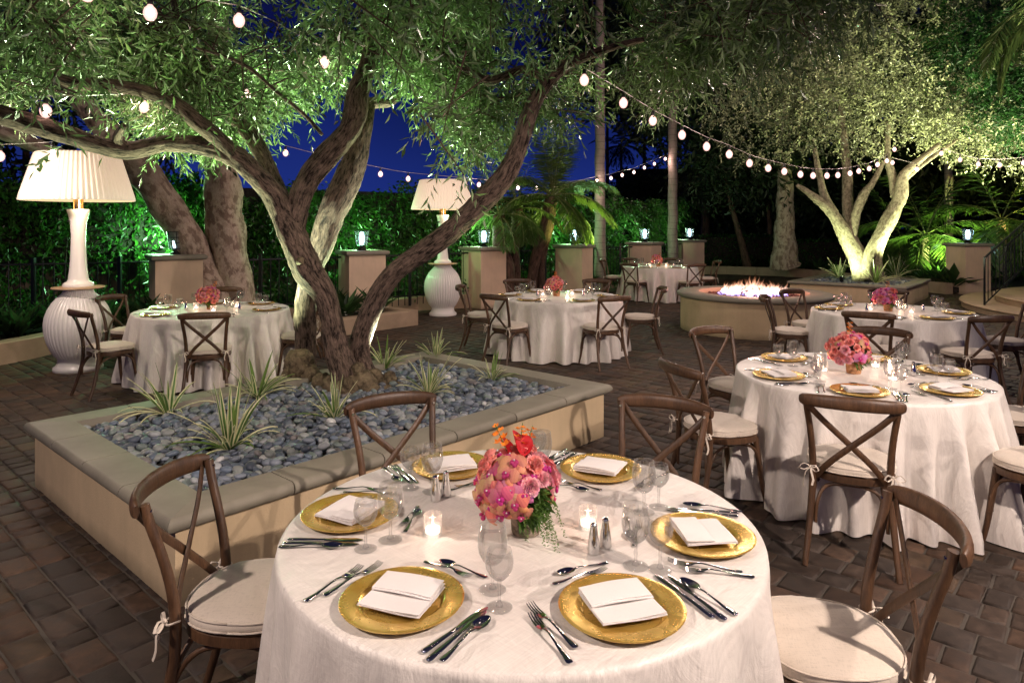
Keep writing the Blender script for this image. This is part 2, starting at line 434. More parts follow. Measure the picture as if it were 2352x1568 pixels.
M['pale_bark']=m_bark('pale_mottled_bark',(.40,.30,.23),(.58,.46,.37),16,.7,.6,lich=(.16,.10,.075))
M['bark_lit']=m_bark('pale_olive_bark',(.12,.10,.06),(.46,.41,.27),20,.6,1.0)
M['dark_bark']=m_bark('dark_bark',(.04,.025,.018),(.20,.12,.085),18,.3,.9)
def _palm():
    t=NT('ringed_palm_bark'); b=t.attr('bark','Vector'); sp=t.n('ShaderNodeSeparateXYZ'); t.l(b,sp.inputs[0])
    w=t.math('FRACT',t.math('MULTIPLY',sp.outputs[2],5.5)); n=t.noise(t.coord(src=b),20,4,.6)
    col=t.mix(t.ramp(w,[(0,0.),(.1,1.),(.9,1.)]),(.10,.075,.06),t.mix(n,(.20,.15,.13),(.34,.27,.24)))
    return t.done(t.pbr(col,.85,0,t.bump(w,.4,.01),.2))
M['palm_bark']=_palm()
M['olive_leaf']=m_leaf('olive_leaf',(.005,.022,.004),(.24,.40,.13),.08,.24,.7,back=(.30,.42,.20))
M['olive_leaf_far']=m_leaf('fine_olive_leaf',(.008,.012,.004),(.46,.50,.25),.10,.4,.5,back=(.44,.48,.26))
M['vine_leaf']=m_leaf('vine_leaf',(.008,.030,.006),(.065,.18,.026),.35,.3)
M['tree_leaf']=m_leaf('dark_tree_leaf',(.010,.022,.008),(.05,.075,.025),.25,.5)
M['green_leaf']=m_leaf('bright_tree_leaf',(.01,.045,.012),(.06,.18,.04),.4,.45)
M['palm_leaf']=m_leaf('palm_leaflet',(.035,.09,.02),(.16,.24,.06),.35,.35)
M['plant_leaf']=m_leaf('bedding_leaf',(.012,.03,.010),(.06,.13,.04),.3,.3)
M['stripe']=m_attrcol('striped_blade',.35,.3)
M['petal']=m_attrcol('petal',.55,.35,vein=320)
M['petal_plain']=m_attrcol('plain_petal',.6,.3)
M['flower_leaf']=m_leaf('bouquet_leaf',(.02,.07,.012),(.14,.26,.05),.3,.35)
def _pebble():
    t=NT('river_pebble'); c=t.attr('col','Color'); v=t.coord('Object'); n=t.noise(v,60,4,.6); n2=t.noise(v,300,2,.6)
    col=t.mix(n,t.mix(.35,c,(.02,.02,.02)),c); col=t.mix(t.ramp(n2,[(.62,0.),(.75,.3)]),col,(.4,.4,.4))
    return t.done(t.pbr(col,.42,0,t.bump(n2,.1,.001),.45))
M['pebble']=_pebble()
M['white_metal']=m_simple('white_enamel',(.86,.82,.79),.28,0,.5,bs=3,bstr=.02)
M['brass']=m_simple('brass_tube',(.75,.50,.22),.22,1)
def _shade():
    t=NT('lit_pleated_shade'); e=t.n('ShaderNodeEmission')
    g=t.coord('Object'); sp=t.n('ShaderNodeSeparateXYZ'); t.l(g,sp.inputs[0])
    z=t.n('ShaderNodeMapRange'); t.l(sp.outputs[2],z.inputs[0]); z.inputs[1].default_value=2.0; z.inputs[2].default_value=2.62
    c=t.ramp(z.outputs[0],[(0,(1,.84,.58)),(.35,(1,.74,.50)),(1,(.86,.58,.40))]); t.l(c,e.inputs['Color']); e.inputs['Strength'].default_value=.5
    p=t.pbr((.8,.72,.62),.7); a=t.n('ShaderNodeAddShader'); t.l(e.outputs[0],a.inputs[0]); t.l(p,a.inputs[1]); return t.done(a.outputs[0])
M['shade']=_shade()
M['black_metal']=m_simple('black_iron',(.022,.022,.025),.38,.6)
M['lantern_glass']=m_glass('lantern_glass',(.80,.90,1),.05,.8)
M['lantern_glow']=m_emit('lantern_glow',(.72,.95,1),9)
M['fixture_glow']=m_emit('fixture_glow',(.85,1,.85),12)
M['birch']=m_bark('birch_vase_bark',(.10,.08,.05),(.55,.46,.36),30,2.5,.6)
M['window']=m_simple('dark_window_glass',(.012,.02,.028),.12,0,.6)
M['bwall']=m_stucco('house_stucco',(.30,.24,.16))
M['lava']=m_simple('lava_rock',(.10,.035,.025),.8,bs=60,bstr=.6,bd=.01,var=.5)
def _fire():
    t=NT('gas_flame'); a=t.attr('h'); e=t.n('ShaderNodeEmission')
    t.l(t.ramp(a,[(0,(.12,.16,1)),(.14,(.62,.45,1)),(.35,(1,.68,.60)),(.7,(1,.46,.26)),(1,(1,.25,.06))]),e.inputs['Color'])
    t.l(t.ramp(a,[(0,.35),(.2,.75),(.5,.6),(1,.1)]),e.inputs['Strength'])
    mul=t.math('MULTIPLY',t.ramp(a,[(0,.3),(.2,1),(.5,.7),(1,.1)]),5.2); t.l(mul,e.inputs['Strength'])
    tr=t.n('ShaderNodeBsdfTransparent'); ms=t.n('ShaderNodeMixShader')
    n=t.noise(t.coord('Object',(14,14,5)),2,3,.6)
    f=t.math('MULTIPLY',t.ramp(a,[(0,.35),(.2,.6),(.55,.34),(1,.0)]),t.ramp(n,[(.35,.2),(.6,1)]))
    t.l(f,ms.inputs[0]); t.l(tr.outputs[0],ms.inputs[1]); t.l(e.outputs[0],ms.inputs[2])
    return t.done(ms.outputs[0])
M['fire']=_fire()
# ------------------------------------------------------------------ world, camera
W=bpy.data.worlds.new('World'); SC.world=W; W.use_nodes=True
wt=W.node_tree; wt.nodes.clear()
wo=wt.nodes.new('ShaderNodeOutputWorld'); bg=wt.nodes.new('ShaderNodeBackground')
tc=wt.nodes.new('ShaderNodeTexCoord'); sp=wt.nodes.new('ShaderNodeSeparateXYZ'); rp=wt.nodes.new('ShaderNodeValToRGB')
wt.links.new(tc.outputs['Generated'],sp.inputs[0]); wt.links.new(sp.outputs[2],rp.inputs[0])
el=rp.color_ramp.elements; el[0].position=0; el[0].color=(.012,.028,.20,1); el[1].position=.24; el[1].color=(.002,.004,.045,1)
e=el.new(.7); e.color=(.012,.012,.03,1)
wn=wt.nodes.new('ShaderNodeTexNoise'); wn.inputs['Scale'].default_value=3; wt.links.new(tc.outputs['Generated'],wn.inputs['Vector'])
wm=wt.nodes.new('ShaderNodeMix'); wm.data_type='RGBA'; wm.blend_type='MULTIPLY'; wm.inputs[0].default_value=.6
wt.links.new(rp.outputs[0],wm.inputs[6]); wt.links.new(wn.outputs['Fac'],wm.inputs[7])
wt.links.new(wm.outputs[2],bg.inputs[0]); bg.inputs[1].default_value=1.5
wt.links.new(bg.outputs[0],wo.inputs[0])

cd=bpy.data.cameras.new('camera'); cam=bpy.data.objects.new('camera',cd); COL.objects.link(cam)
cam.location=(0,0,CH); cam.rotation_euler=(PI/2,0,0)
cd.sensor_width=36; cd.lens=FPX/2352*36; cd.shift_y=-(784-HY)/2352; cd.clip_end=500; cd.clip_start=.05
SC.camera=cam
SC.view_settings.view_transform='Standard'; SC.view_settings.look='None'; SC.view_settings.exposure=0
SC.render.engine='CYCLES'; SC.cycles.use_denoising=True
SC.cycles.max_bounces=12; SC.cycles.transparent_max_bounces=24; SC.cycles.diffuse_bounces=3; SC.cycles.glossy_bounces=3
SC.cycles.transmission_bounces=10; SC.cycles.caustics_reflective=False; SC.cycles.caustics_refractive=False
SC.cycles.sample_clamp_indirect=4; SC.cycles.use_light_tree=True

def point(name,loc,e,c,r=.05):
    d=bpy.data.lights.new(name,'POINT'); d.energy=e; d.color=c; d.shadow_soft_size=r
    o=bpy.data.objects.new(name,d); COL.objects.link(o); o.location=loc; return o
def spot(name,loc,target,e,c,ang=70,blend=.6,r=.04):
    d=bpy.data.lights.new(name,'SPOT'); d.energy=e; d.color=c; d.shadow_soft_size=r; d.spot_size=math.radians(ang); d.spot_blend=blend
    o=bpy.data.objects.new(name,d); COL.objects.link(o); o.location=loc
    o.rotation_euler=(Vector(target)-Vector(loc)).to_track_quat('-Z','Y').to_euler(); return o

# ------------------------------------------------------------------ ground
def ground():
    b=MB(); b.box((0,60,-.06),(400,400,.10)); o=b.build('ground',M['mortar'],smooth=False); tag(o,kind='structure')
    A=math.radians(48.27); ux,uy=math.cos(A),math.sin(A); vx,vy=-uy,ux
    V=[];F=[];Cc=[]
    pal=[(.125,.078,.055),(.105,.07,.052),(.14,.092,.066),(.085,.066,.055),(.10,.074,.06),(.125,.088,.06),(.08,.064,.056)]
    r=-22.0
    while r<32:
        h=R.choice([.12,.155,.155,.18]); s=-26+R.random()*.3
        while s<24:
            w=R.choice([.11,.155,.155,.2,.235])
            cu,cv=r+h/2,s+w/2
            X=ux*cu+vx*cv; Y=uy*cu+vy*cv
            if .5<Y<27 and abs(X)<.8*Y+1.2:
                j=lambda: R.uniform(-.004,.004)
                dz=R.uniform(-.0035,.0025); tx=R.uniform(-.012,.012); ty=R.uniform(-.012,.012)
                n=len(V); g=.005; e=.013
                for (ins,z) in ((g,-.012),(g+.003,-.004),(g+e,0)):
                    for (a,bb) in ((-1,-1),(1,-1),(1,1),(-1,1)):
                        pu=a*(h/2-ins)+j(); pv=bb*(w/2-ins)+j()
                        V.append((ux*(cu+pu)+vx*(cv+pv),uy*(cu+pu)+vy*(cv+pv),z+dz+tx*pu+ty*pv))
                for k in range(2):
                    for q in range(4):
                        a=n+k*4+q; c=n+k*4+(q+1)%4; F.append((a,c,c+4,a+4))
                F.append((n+8,n+9,n+10,n+11))
                c=R.choice(pal); kk=R.uniform(.58,.98)
                Cc+= [(c[0]*kk*.98,c[1]*kk*.93,c[2]*kk*.87,1)]*9
            s+=w
        r+=h
    me=np_mesh('paving',V,F,M['paver'],{'col':('FLOAT_COLOR','FACE',Cc)},smooth=True)
    tag(link('paving',me),kind='structure')
ground()

# ------------------------------------------------------------------ raised planters
A0=math.radians(48.27); U0=Vector((math.cos(A0),math.sin(A0),0)); V0=Vector((-U0.y,U0.x,0))
def coping(b, poly, zt, th=.07, inset=.19, over=.055, joint=.62):
    prof=[(-inset,zt-th),(-inset,zt),(over-.03,zt)]
    for k in range(1,7):
        a=PI/2-PI*k/6; prof.append((over-.035+.035*math.cos(a),zt-th/2+th/2*math.sin(a)))
    n=len(poly); np_=len(prof)
    for i in range(n):
        P=Vector(poly[i]);Q=Vector(poly[(i+1)%n]); d=(Q-P); Ln=d.length; d.normalize(); nn=Vector((d.y,-d.x,0))
        pv=Vector(poly[i-1]); qn=Vector(poly[(i+2)%n])
        d0=(P-pv).normalized(); n0=Vector((d0.y,-d0.x,0)); d1=(qn-Q).normalized(); n1=Vector((d1.y,-d1.x,0))
        m0=(nn+n0)/(1+nn.dot(n0)); m1=(nn+n1)/(1+nn.dot(n1))
        k=max(1,round(Ln/joint)); 
        for q in range(k):
            s0,s1=Ln*q/k,Ln*(q+1)/k
            def ring(s,m,off): return [P+d*(s+off)+ (m if m is not None else nn)*w+Vector((0,0,z)) for w,z in prof]
            r0=ring(0,m0,0) if q==0 else ring(s0,None,.004)
            r1=[Q+m1*w+Vector((0,0,z)) for w,z in prof] if q==k-1 else ring(s1,None,-.004)
            fs=[(a,a+1,a+1+np_,a+np_) for a in range(np_-1)]+[(np_-1,0,np_,2*np_-1),tuple(range(np_-1,-1,-1)),tuple(range(np_,2*np_))]
            b.add(r0+r1,fs)
def pebbles(name,origin,u,v,lu,lv,ins,z0,sp,size,parent=None,label=None,fall=None):
    vs,fs=ICO[1]; base=np.array([tuple(p) for p in vs]); ft=np.array(fs)
    Vs=[];Fs=[];Cs=[];n=0
    pal=np.array([(.14,.18,.24),(.21,.24,.29),(.29,.31,.30),(.09,.11,.15),(.38,.40,.42),(.24,.22,.22),(.20,.25,.24),(.6,.6,.6)])
    pw=[.2,.22,.14,.2,.08,.06,.08,.02]
    for layer in range(2):
        a=ins+sp/2
        while a<lu-ins:
            bq=ins+sp/2
            while bq<lv-ins:
                if layer==0 or R.random()<.5:
                    x=a+R.uniform(-.5,.5)*sp*.8; y=bq+R.uniform(-.5,.5)*sp*.8
                    s=size*R.uniform(.65,1.25)*(.85 if layer else 1)
                    x=min(max(x,ins+s*.5),lu-ins-s*.5); y=min(max(y,ins+s*.5),lv-ins-s*.5)
                    sc=np.array([s*.5,s*.5*R.uniform(.68,.9),s*.5*R.uniform(.45,.62)])
                    rz=R.random()*2*PI; tx=R.uniform(-.5,.5) ; M3=np.array((Matrix.Rotation(rz,3,'Z')@Matrix.Rotation(tx,3,'X')@Matrix.Rotation(R.uniform(-.4,.4),3,'Y')))
                    P=(base*sc)@M3.T
                    c=origin+u*x+v*y
                    z=z0+.012*math.sin(x*3)*math.cos(y*4)+(size*.30*layer+R.uniform(0,.012))
                    P+=np.array([c.x,c.y,z])
                    Vs.append(P);Fs.append(ft+n);n+=len(P)
                    col=pal[NR.choice(8,p=pw)]*R.uniform(.75,1.2)
                    Cs+=[(col[0],col[1],col[2],1)]*len(ft)
                bq+=sp
            a+=sp
    me=np_mesh(name,np.concatenate(Vs),np.concatenate(Fs),M['pebble'],{'col':('FLOAT_COLOR','FACE',Cs)},smooth=True)
    o=link(name,me); tag(o,label,'pebbles',kind='stuff'); return o
def planter(N,lu,lv,u,v,ztop,label,plabel,sp,size):
    root=empty('raised_planter',(0,0,0)); tag(root,label,'planter')
    poly=[N,N+u*lu,N+u*lu+v*lv,N+v*lv]
    b=MB(); t=.16
    inn=[N+u*t+v*t,N+u*(lu-t)+v*t,N+u*(lu-t)+v*(lv-t),N+u*t+v*(lv-t)]
    h=ztop-.07-.002
    vs=[Vector((p.x,p.y,z)) for z in(0,h) for p in poly]+[Vector((p.x,p.y,z)) for z in(0,h) for p in inn]
    fs=[]
    for i in range(4):
        j=(i+1)%4; fs+=[(i,j,j+4,i+4),(8+j,8+i,12+i,12+j),(4+i,4+j,12+j,12+i)]
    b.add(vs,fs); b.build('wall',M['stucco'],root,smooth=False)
    c=MB(); coping(c,poly,ztop); c.build('coping',M['cap'],root,angle=50)
    s=MB(); s.prism([tuple((N+u*a+v*bq)[:2]) for a,bq in((.17,.17),(lu-.17,.17),(lu-.17,lv-.17),(.17,lv-.17))],.05,ztop-.085); s.build('soil',M['soil'],root,smooth=False)
    pebbles('river_pebbles',N,u,v,lu,lv,.19,ztop-.075,sp,size,label=plabel)
    return root
PN=gp(402.6,1399); PN=Vector((-1.540,3.166,0))
planter(PN,3.457,2.231,U0,V0,.432,'large stucco planter with grey stone coping around the big olive tree','blue grey river pebbles covering the near planter around the olive trunk',.062,.084)
A1=math.radians(50); U1=Vector((math.cos(A1),math.sin(A1),0)); V1=Vector((-U1.y,U1.x,0))
planter(Vector((8.25,14.55,0)),2.75,2.35,U1,V1,.45,'far stucco planter with stone coping, behind the round fire pit','grey pebbles filling the far planter around the pale lit olive trunk',.09,.10)

# striped flax plants
def flax(name,loc,n,L,label,seed,lean=0,grp=None):
    r=random.Random(seed); b=MB(); n=int(n*.66)
    for i in range(n):
        az=r.random()*2*PI; el=r.uniform(.35,1.45); l=L*r.uniform(.55,1.1); w=r.uniform(.010,.018)*L/.4
        d=Vector((math.cos(az)*math.cos(el)+lean,math.sin(az)*math.cos(el),math.sin(el)))
        d.normalize(); p=Vector((math.cos(az)*.025,math.sin(az)*.025,0)); pts=[p.copy()]
        seg=9; 
        for k in range(seg):
            d=(d+Vector((0,0,-(.05+.20*(1-math.sin(el)))*(k/seg+.2)*r.uniform(.5,1.6)))).normalized(); p=p+d*l/seg; pts.append(p.copy())
        side=Vector((-d.y,d.x,0)); side=side.normalized() if side.length>1e-3 else Vector((1,0,0))
        cols=[(.78,.74,.45),(.13,.24,.06),(.10,.20,.05),(.76,.73,.46)] if r.random()<.8 else [(.16,.26,.06)]*4
        for k in range(seg):
            w0=w*math.sin(PI*min(1,(k+1.2)/(seg+1.2))**.7)**.6 if k else w*.7; w1=w*max(.03,math.sin(PI*min(1,(k+2.2)/(seg+1.2))**.7))**.6 if k<seg-1 else .0004
            up=Vector((0,0,w*.35))
            a=[pts[k]-side*w0+up,pts[k]-side*w0*.5,pts[k],pts[k]+side*w0*.5,pts[k]+side*w0+up]
            c=[pts[k+1]-side*w1+up*.8,pts[k+1]-side*w1*.5,pts[k+1],pts[k+1]+side*w1*.5,pts[k+1]+side*w1+up*.8]
            for q in range(4):
                b.col=cols[q]; b.add([a[q],a[q+1],c[q+1],c[q]],[(0,1,2,3)])
    o=b.build(name,M['stripe'],None,True,None,loc=loc); tag(o,label,'plant',grp); return o
zt=.385; G='variegated flax plants in the near planter'
for i,(px,py,n,L,lb) in enumerate([(385,950,46,.42,'arching striped flax plant at the left end of the near planter'),(528,1030,60,.47,'tall striped flax plant nearest the front coping, upright pointed blades'),
    (590,912,50,.40,'striped flax plant behind the tallest one, left of the tree burl'),(765,962,46,.34,'low striped flax plant just in front of the olive trunk'),
    (885,845,40,.36,'striped flax plant standing right behind the leaning olive stem'),(985,905,46,.40,'whitish striped flax plant right of the trunk, lit from below'),
    (1000,822,40,.36,'striped flax plant at the back corner of the near planter'),(1130,872,38,.28,'small curly flax plant at the right end of the near planter')]):
    flax('flax_plant',gp(px,py,zt),n,L*.9,lb,i+3,lean=(-.25 if i in(0,3) else 0),grp=G)
for i,(px,py,lb) in enumerate([(1928,640,'striped flax plant at the left end of the far planter'),(1980,637,'striped flax plant in front of the lit trunk in the far planter'),(2012,652,'striped flax plant under the leaning stem in the far planter'),(2058,640,'striped flax plant at the right end of the far planter')]):
    flax('flax_plant',gp(px,py,.39),44,.62,lb,i+30,grp='flax plants in the far planter')

# ------------------------------------------------------------------ curbs round the beds
def curb(name,pts,w=.22,h=.28,label='',joint=.9):
    P,_=catmull([(x,y,0) for x,y in pts],.3); b=MB()
    b.cur=0
    for i in range(0,len(P)-1,3):
        seg=P[i:min(i+4,len(P))]
        if len(seg)<2: continue
        vs=[];m=len(seg)
        for k,p in enumerate(seg):
            a=P[max(i+k-1,0)];c=P[min(i+k+1,len(P)-1)]; d=(c-a).normalized(); n=Vector((-d.y,d.x,0)); 
            sh=d*.003*(1 if k==0 else -1 if k==m-1 else 0)
            for (o,z) in ((0,0),(0,h-.015),(.015,h),(w-.015,h),(w,h-.015),(w,0)): vs.append(p+sh+n*o+Vector((0,0,z)))
        fs=[(k*6+q,k*6+q+1,k*6+q+7,k*6+q+6) for k in range(m-1) for q in range(5)]+[(0,1,2,3,4,5),tuple((m-1)*6+q for q in range(5,-1,-1))]
        b.add(vs,fs)
    o=b.build(name,M['curbstone'],None,True,30); tag(o,label,'curb'); return o
curb('bed_curb',[(-8.5,5.2),(-7.1,7.2),(-6.36,8.7),(-6.1,10.0),(-5.3,11.2),(-4.2,12.0),(-3.1,12.4)],label='curved tan stone curb edging the hedge bed behind the left lamp')
curb('bed_curb',[(-2.55,13.3),(-1.9,14.1),(-.4,14.9),(1.2,16.6),(2.9,19.3),(4.8,22.6),(7,24.4),(9.4,23.0),(10.2,20.5),(10.9,17.4)],label='long curved tan curb running behind the fire pit to the right pillar')
# jutting small flower bed
jr=empty('flower_bed',(0,0,0)); tag(jr,'low tan stone flower bed jutting out behind the olive trunk','flower bed')
j0=Vector((-1.64,12.1,0)); b=MB()
q=[j0-U0*1.75,j0,j0+V0*1.5,j0+V0*1.5-U0*1.75]
for i in range(4):
    P=q[i];Q=q[(i+1)%4]; d=(Q-P).normalized(); n=Vector((-d.y,d.x,0)); Ln=(Q-P).length; k=2
    for s in range(k):
        a=P+d*(Ln*s/k+.002+(.0 if s else 0)); c=P+d*(Ln*(s+1)/k-.002-(.22 if s==k-1 else 0))
        vs=[p+n*o+Vector((0,0,z)) for p in(a,c) for (o,z) in ((0,0),(0,.25),(.015,.265),(.205,.265),(.22,.25),(.22,0))]
        b.add(vs,[(e,e+1,e+7,e+6) for e in range(5)]+[(0,1,2,3,4,5),(11,10,9,8,7,6)])
b.build('stone_edge',M['curbstone'],jr,True,30)
b=MB(); b.prism([tuple(p[:2]) for p in (q[0]+V0*.2+U0*.2,q[1]+V0*.2-U0*.2,q[2]-V0*.2-U0*.2,q[3]-V0*.2+U0*.2)],.02,.2); b.build('soil',M['soil'],jr,smooth=False)
# bed soil sheet behind the curbs
sb=MB(); sb.prism([(-8.6,5.6),(-7.3,7.4),(-6.56,8.9),(-6.3,10.1),(-5.5,11.4),(-4.3,12.25),(-2.7,13.5),(-2,14.35),(-.5,15.15),(1.0,16.8),(2.7,19.5),(4.7,22.9),(7,24.7),(9.6,23.3),(10.4,20.6),(11.1,17.5),(12.5,17.3),(40,22),(40,60),(-40,60),(-40,6)],.03,.17)
tag(sb.build('bed_soil',M['soil'],smooth=False),kind='structure')

# ------------------------------------------------------------------ pillars with lanterns
PIL=[(380,10.75,35,'widest peach pillar, just right of the big left lamp'),(822,12.45,30,'peach stucco pillar between olive trunk and leaning stem'),(1110,14.5,40,'peach pillar right of the second white lamp'),
     (1322,16.2,62,'peach pillar half hidden by vines between two palms'),(1486,18.5,55,'narrow peach pillar left of the tall ringed palm trunk'),(1590,21.3,8,'farthest peach pillar, right of the tall ringed palm trunk'),(2243,17.3,6,'peach pillar beside the curved steps at right')]
def lantern_mesh():
    n=16
    g=MB(); g.lathe([(.115,.10),(.155,.40)],n)
    fr=MB()
    for z,r in((.10,.118),(.20,.131),(.30,.144),(.40,.158)):
        fr.tube([(r*math.cos(a),r*math.sin(a),z) for a in [2*PI*k/24 for k in range(25)]],.006,5)
    for k in range(6):
        a=2*PI*k/6; fr.tube([(.118*math.cos(a),.118*math.sin(a),.10),(.158*math.cos(a),.158*math.sin(a),.40)],.006,5)
    base=MB(); base.lathe([(.001,0),(.10,0),(.10,.02),(.05,.05),(.05,.09),(.12,.095),(.12,.105),(.001,.106)],20)
    gl=MB(); gl.lathe([(.001,.11),(.042,.115),(.056,.2),(.058,.30),(.045,.36),(.001,.38)],20)
    return g.mesh('lantern_shade',M['lantern_glass']),fr.mesh('lantern_frame',M['black_metal']),base.mesh('lantern_base',M['black_metal']),gl.mesh('lantern_globe',M['lantern_glow'])
LM=lantern_mesh(); ZP=1.28
for i,(px,Y,ang,lb) in enumerate(PIL):
    X=(px-CX)*Y/FPX; r=empty('stone_pillar',(X,Y+.33,0),math.radians(ang)); tag(r,lb,'pillar','stucco pillars with lanterns')
    if i==0:
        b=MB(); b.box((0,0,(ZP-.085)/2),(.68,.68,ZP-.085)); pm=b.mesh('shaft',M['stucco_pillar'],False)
        c=MB(); pr=[(-.34,-.34),(.34,-.34),(.34,.34),(-.34,.34)]; coping(c,[Vector((x,y,0)) for x,y in pr],ZP,.08,.32,.06,3); cm=c.mesh('cap',M['cap'],True,50)
        c=MB(); c.box((0,0,ZP-.03),(.1,.1,.05)); 
    link('shaft',pm,None,r); link('cap',cm,None,r)
    L=empty('pillar_lantern',(X,Y+.33,ZP)); tag(L,'lit round glass lantern on the '+['pillar right of the big left lamp','pillar seen behind the olive trunk','pillar right of the second white lamp','vine covered pillar between two palms','narrow pillar left of the ringed palm','farthest pillar right of the ringed palm','pillar beside the curved steps'][i],'lantern','lanterns on the pillars')
    L.scale=(.85,.85,.9)
    for m,n in zip(LM,('glass_shade','frame','base','globe')): link(n,m,None,L)

for i,(px,Y,ang,lb) in enumerate(PIL):
    X=(px-CX)*Y/FPX; k=.32; dx=(-.5 if i==0 else -k*.45) if i<6 else .2
    point('lantern_light',(X+dx,Y+.33+k*1.25,ZP+.30),[130,60,40,45,40,40,10][i],[(.35,1,.45),(.35,1,.38),(.5,1,.5),(.4,1,.4),(.5,1,.5),(.55,1,.55),(.6,.9,1)][i],.06)
# fence + wall behind
HP=[(-12,10.0),(-8.2,10.9),(-5.7,12.1),(-3.2,13.9),(-.9,16.0),(1.2,17.9),(3.3,20.3),(5.2,23.4),(6.4,27)]
fp=[(-12.0,9.2),(-8.4,10.1),(-5.2,11.5),(-2.75,13.0),(-.6,15.0),(1.45,16.8),(3.55,19.0),(5.5,21.8)]
for s in range(len(fp)-1):
    P=Vector((*fp[s],0));Q=Vector((*fp[s+1],0)); r=empty('iron_fence',P); tag(r,['dark iron fence at the far left behind the white lamp','dark iron fence between the left edge and first pillar','dark iron fence behind the left dining table','dark iron fence behind the leaning olive stem','dark iron fence behind the small date palms','dark iron fence behind the middle dining table','dark iron fence at the far end by the ringed palm'][s],'fence','iron fence panels between pillars')
    d=Q-P; n=int(d.length/.14)
    b=MB()
    for z in(.35,1.15): b.tube([(0,0,z),tuple(d+Vector((0,0,z)))],.017,6)
    b.build('rail',M['black_metal'],r)
    b=MB()
    for k in range(1,n): p=d*k/n; b.tube([(p.x,p.y,.17),(p.x,p.y,1.2)],.009,5)
    b.build('picket',M['black_metal'],r)
    for k in(.34,.67):
        b=MB(); p=d*k; b.box((p.x,p.y,.7),(.05,.05,1.1)); b.build('post',M['black_metal'],r,smooth=False)
b=MB()
for s in range(len(HP)-1):
    P=Vector((HP[s][0]-.8,HP[s][1]+1.6,0));Q=Vector((HP[s+1][0]-.8,HP[s+1][1]+1.6,0)); d=Q-P
    b.box(tuple((P+Q)/2+Vector((0,0,.65))),(d.length+.1,.2,1.3),Matrix.Rotation(math.atan2(d.y,d.x),3,'Z'))
tag(b.build('garden_wall',M['bwall'],smooth=False),'low beige garden wall glimpsed behind the vine hedge','wall')

# vine hedge: leaves clothing a wavy slab, one hedge per run
HL=['dark leafy vine hedge at the far left behind the white lamp','leafy vine hedge at left behind the big lamp','vine hedge glowing green behind the left table','vine hedge behind the olive trunk and lit pillar','vine hedge behind the second white lamp','vine hedge behind the small date palms','vine hedge behind the tall ringed palm','dark vine hedge end behind the farthest pillar']
for s in range(len(HP)-1):
    P=np.array(HP[s],float);Q=np.array(HP[s+1],float); d=Q-P; ln=np.linalg.norm(d); d/=ln; nrm=np.array([d[1],-d[0]])
    n=int(ln*([900,1250,1300,1000,850,750,600,420][s]))
    t=NR.rand(n)*(ln+.5)-.25; z=.1+2.62*NR.rand(n)**.85
    P3=np.stack([P[0]+d[0]*t,P[1]+d[1]*t,z],1)
    nz=noise3(P3,1.6,3); top=2.45+.38*noise3(P3*np.array([1,1,0]),2.2,5)
    depth=.40+.36*nz-.14*np.abs(NR.normal(size=n)); depth-=.3*NR.rand(n)*(NR.rand(n)<.5)
    P3[:,0]+=nrm[0]*depth; P3[:,1]+=nrm[1]*depth
    keep=(z<top+.15*NR.rand(n))&((z>1.15)|(noise3(P3,2.4,9)+.25*NR.rand(n)>.02))
    P3=P3[keep]; m=len(P3)
    D=np.stack([nrm[0]*.8+NR.normal(size=m)*.6,nrm[1]*.8+NR.normal(size=m)*.6,-.5+NR.normal(size=m)*.5],1)
    nn=np.stack([nrm[0]+NR.normal(size=m)*.5,nrm[1]+NR.normal(size=m)*.5,.6+NR.normal(size=m)*.5],1)
    sz=.11 if s<4 else .13
    me=sprigs(P3[::4],D[::4],.26,6,(sz,sz*.42),.5,M['vine_leaf'],'foliage',spread=.8)
    me2=leaf_mesh('vine',P3,D,sz*(.6+.8*NR.rand(m)),sz*.5,M['vine_leaf'],None,.2,nn)
    r=empty('vine_hedge',(0,0,0)); tag(r,HL[s],'hedge','vine hedge runs along the fence')
    link('foliage',me,None,r); link('shoot',me2,None,r)
    b=MB(); c=(P+Q)/2-nrm*.15; b.box((c[0],c[1],1.85),(ln+.1,.3,1.15),Matrix.Rotation(math.atan2(d[1],d[0]),3,'Z'))  # added dark slab inside the hedge, there to block light
    for k in range(int(ln*1.6)):
        p=P+d*(k+.5)/1.6; a=Vector((p[0],p[1],.15)); b.tube([a,a+Vector((R.uniform(-.1,.1),R.uniform(-.1,.1),.6)),a+Vector((R.uniform(-.2,.2),R.uniform(-.2,.2),1.4))],.018,5)
    b.build('stem',M['soil'],r,smooth=False)  # stems together with the added dark slab
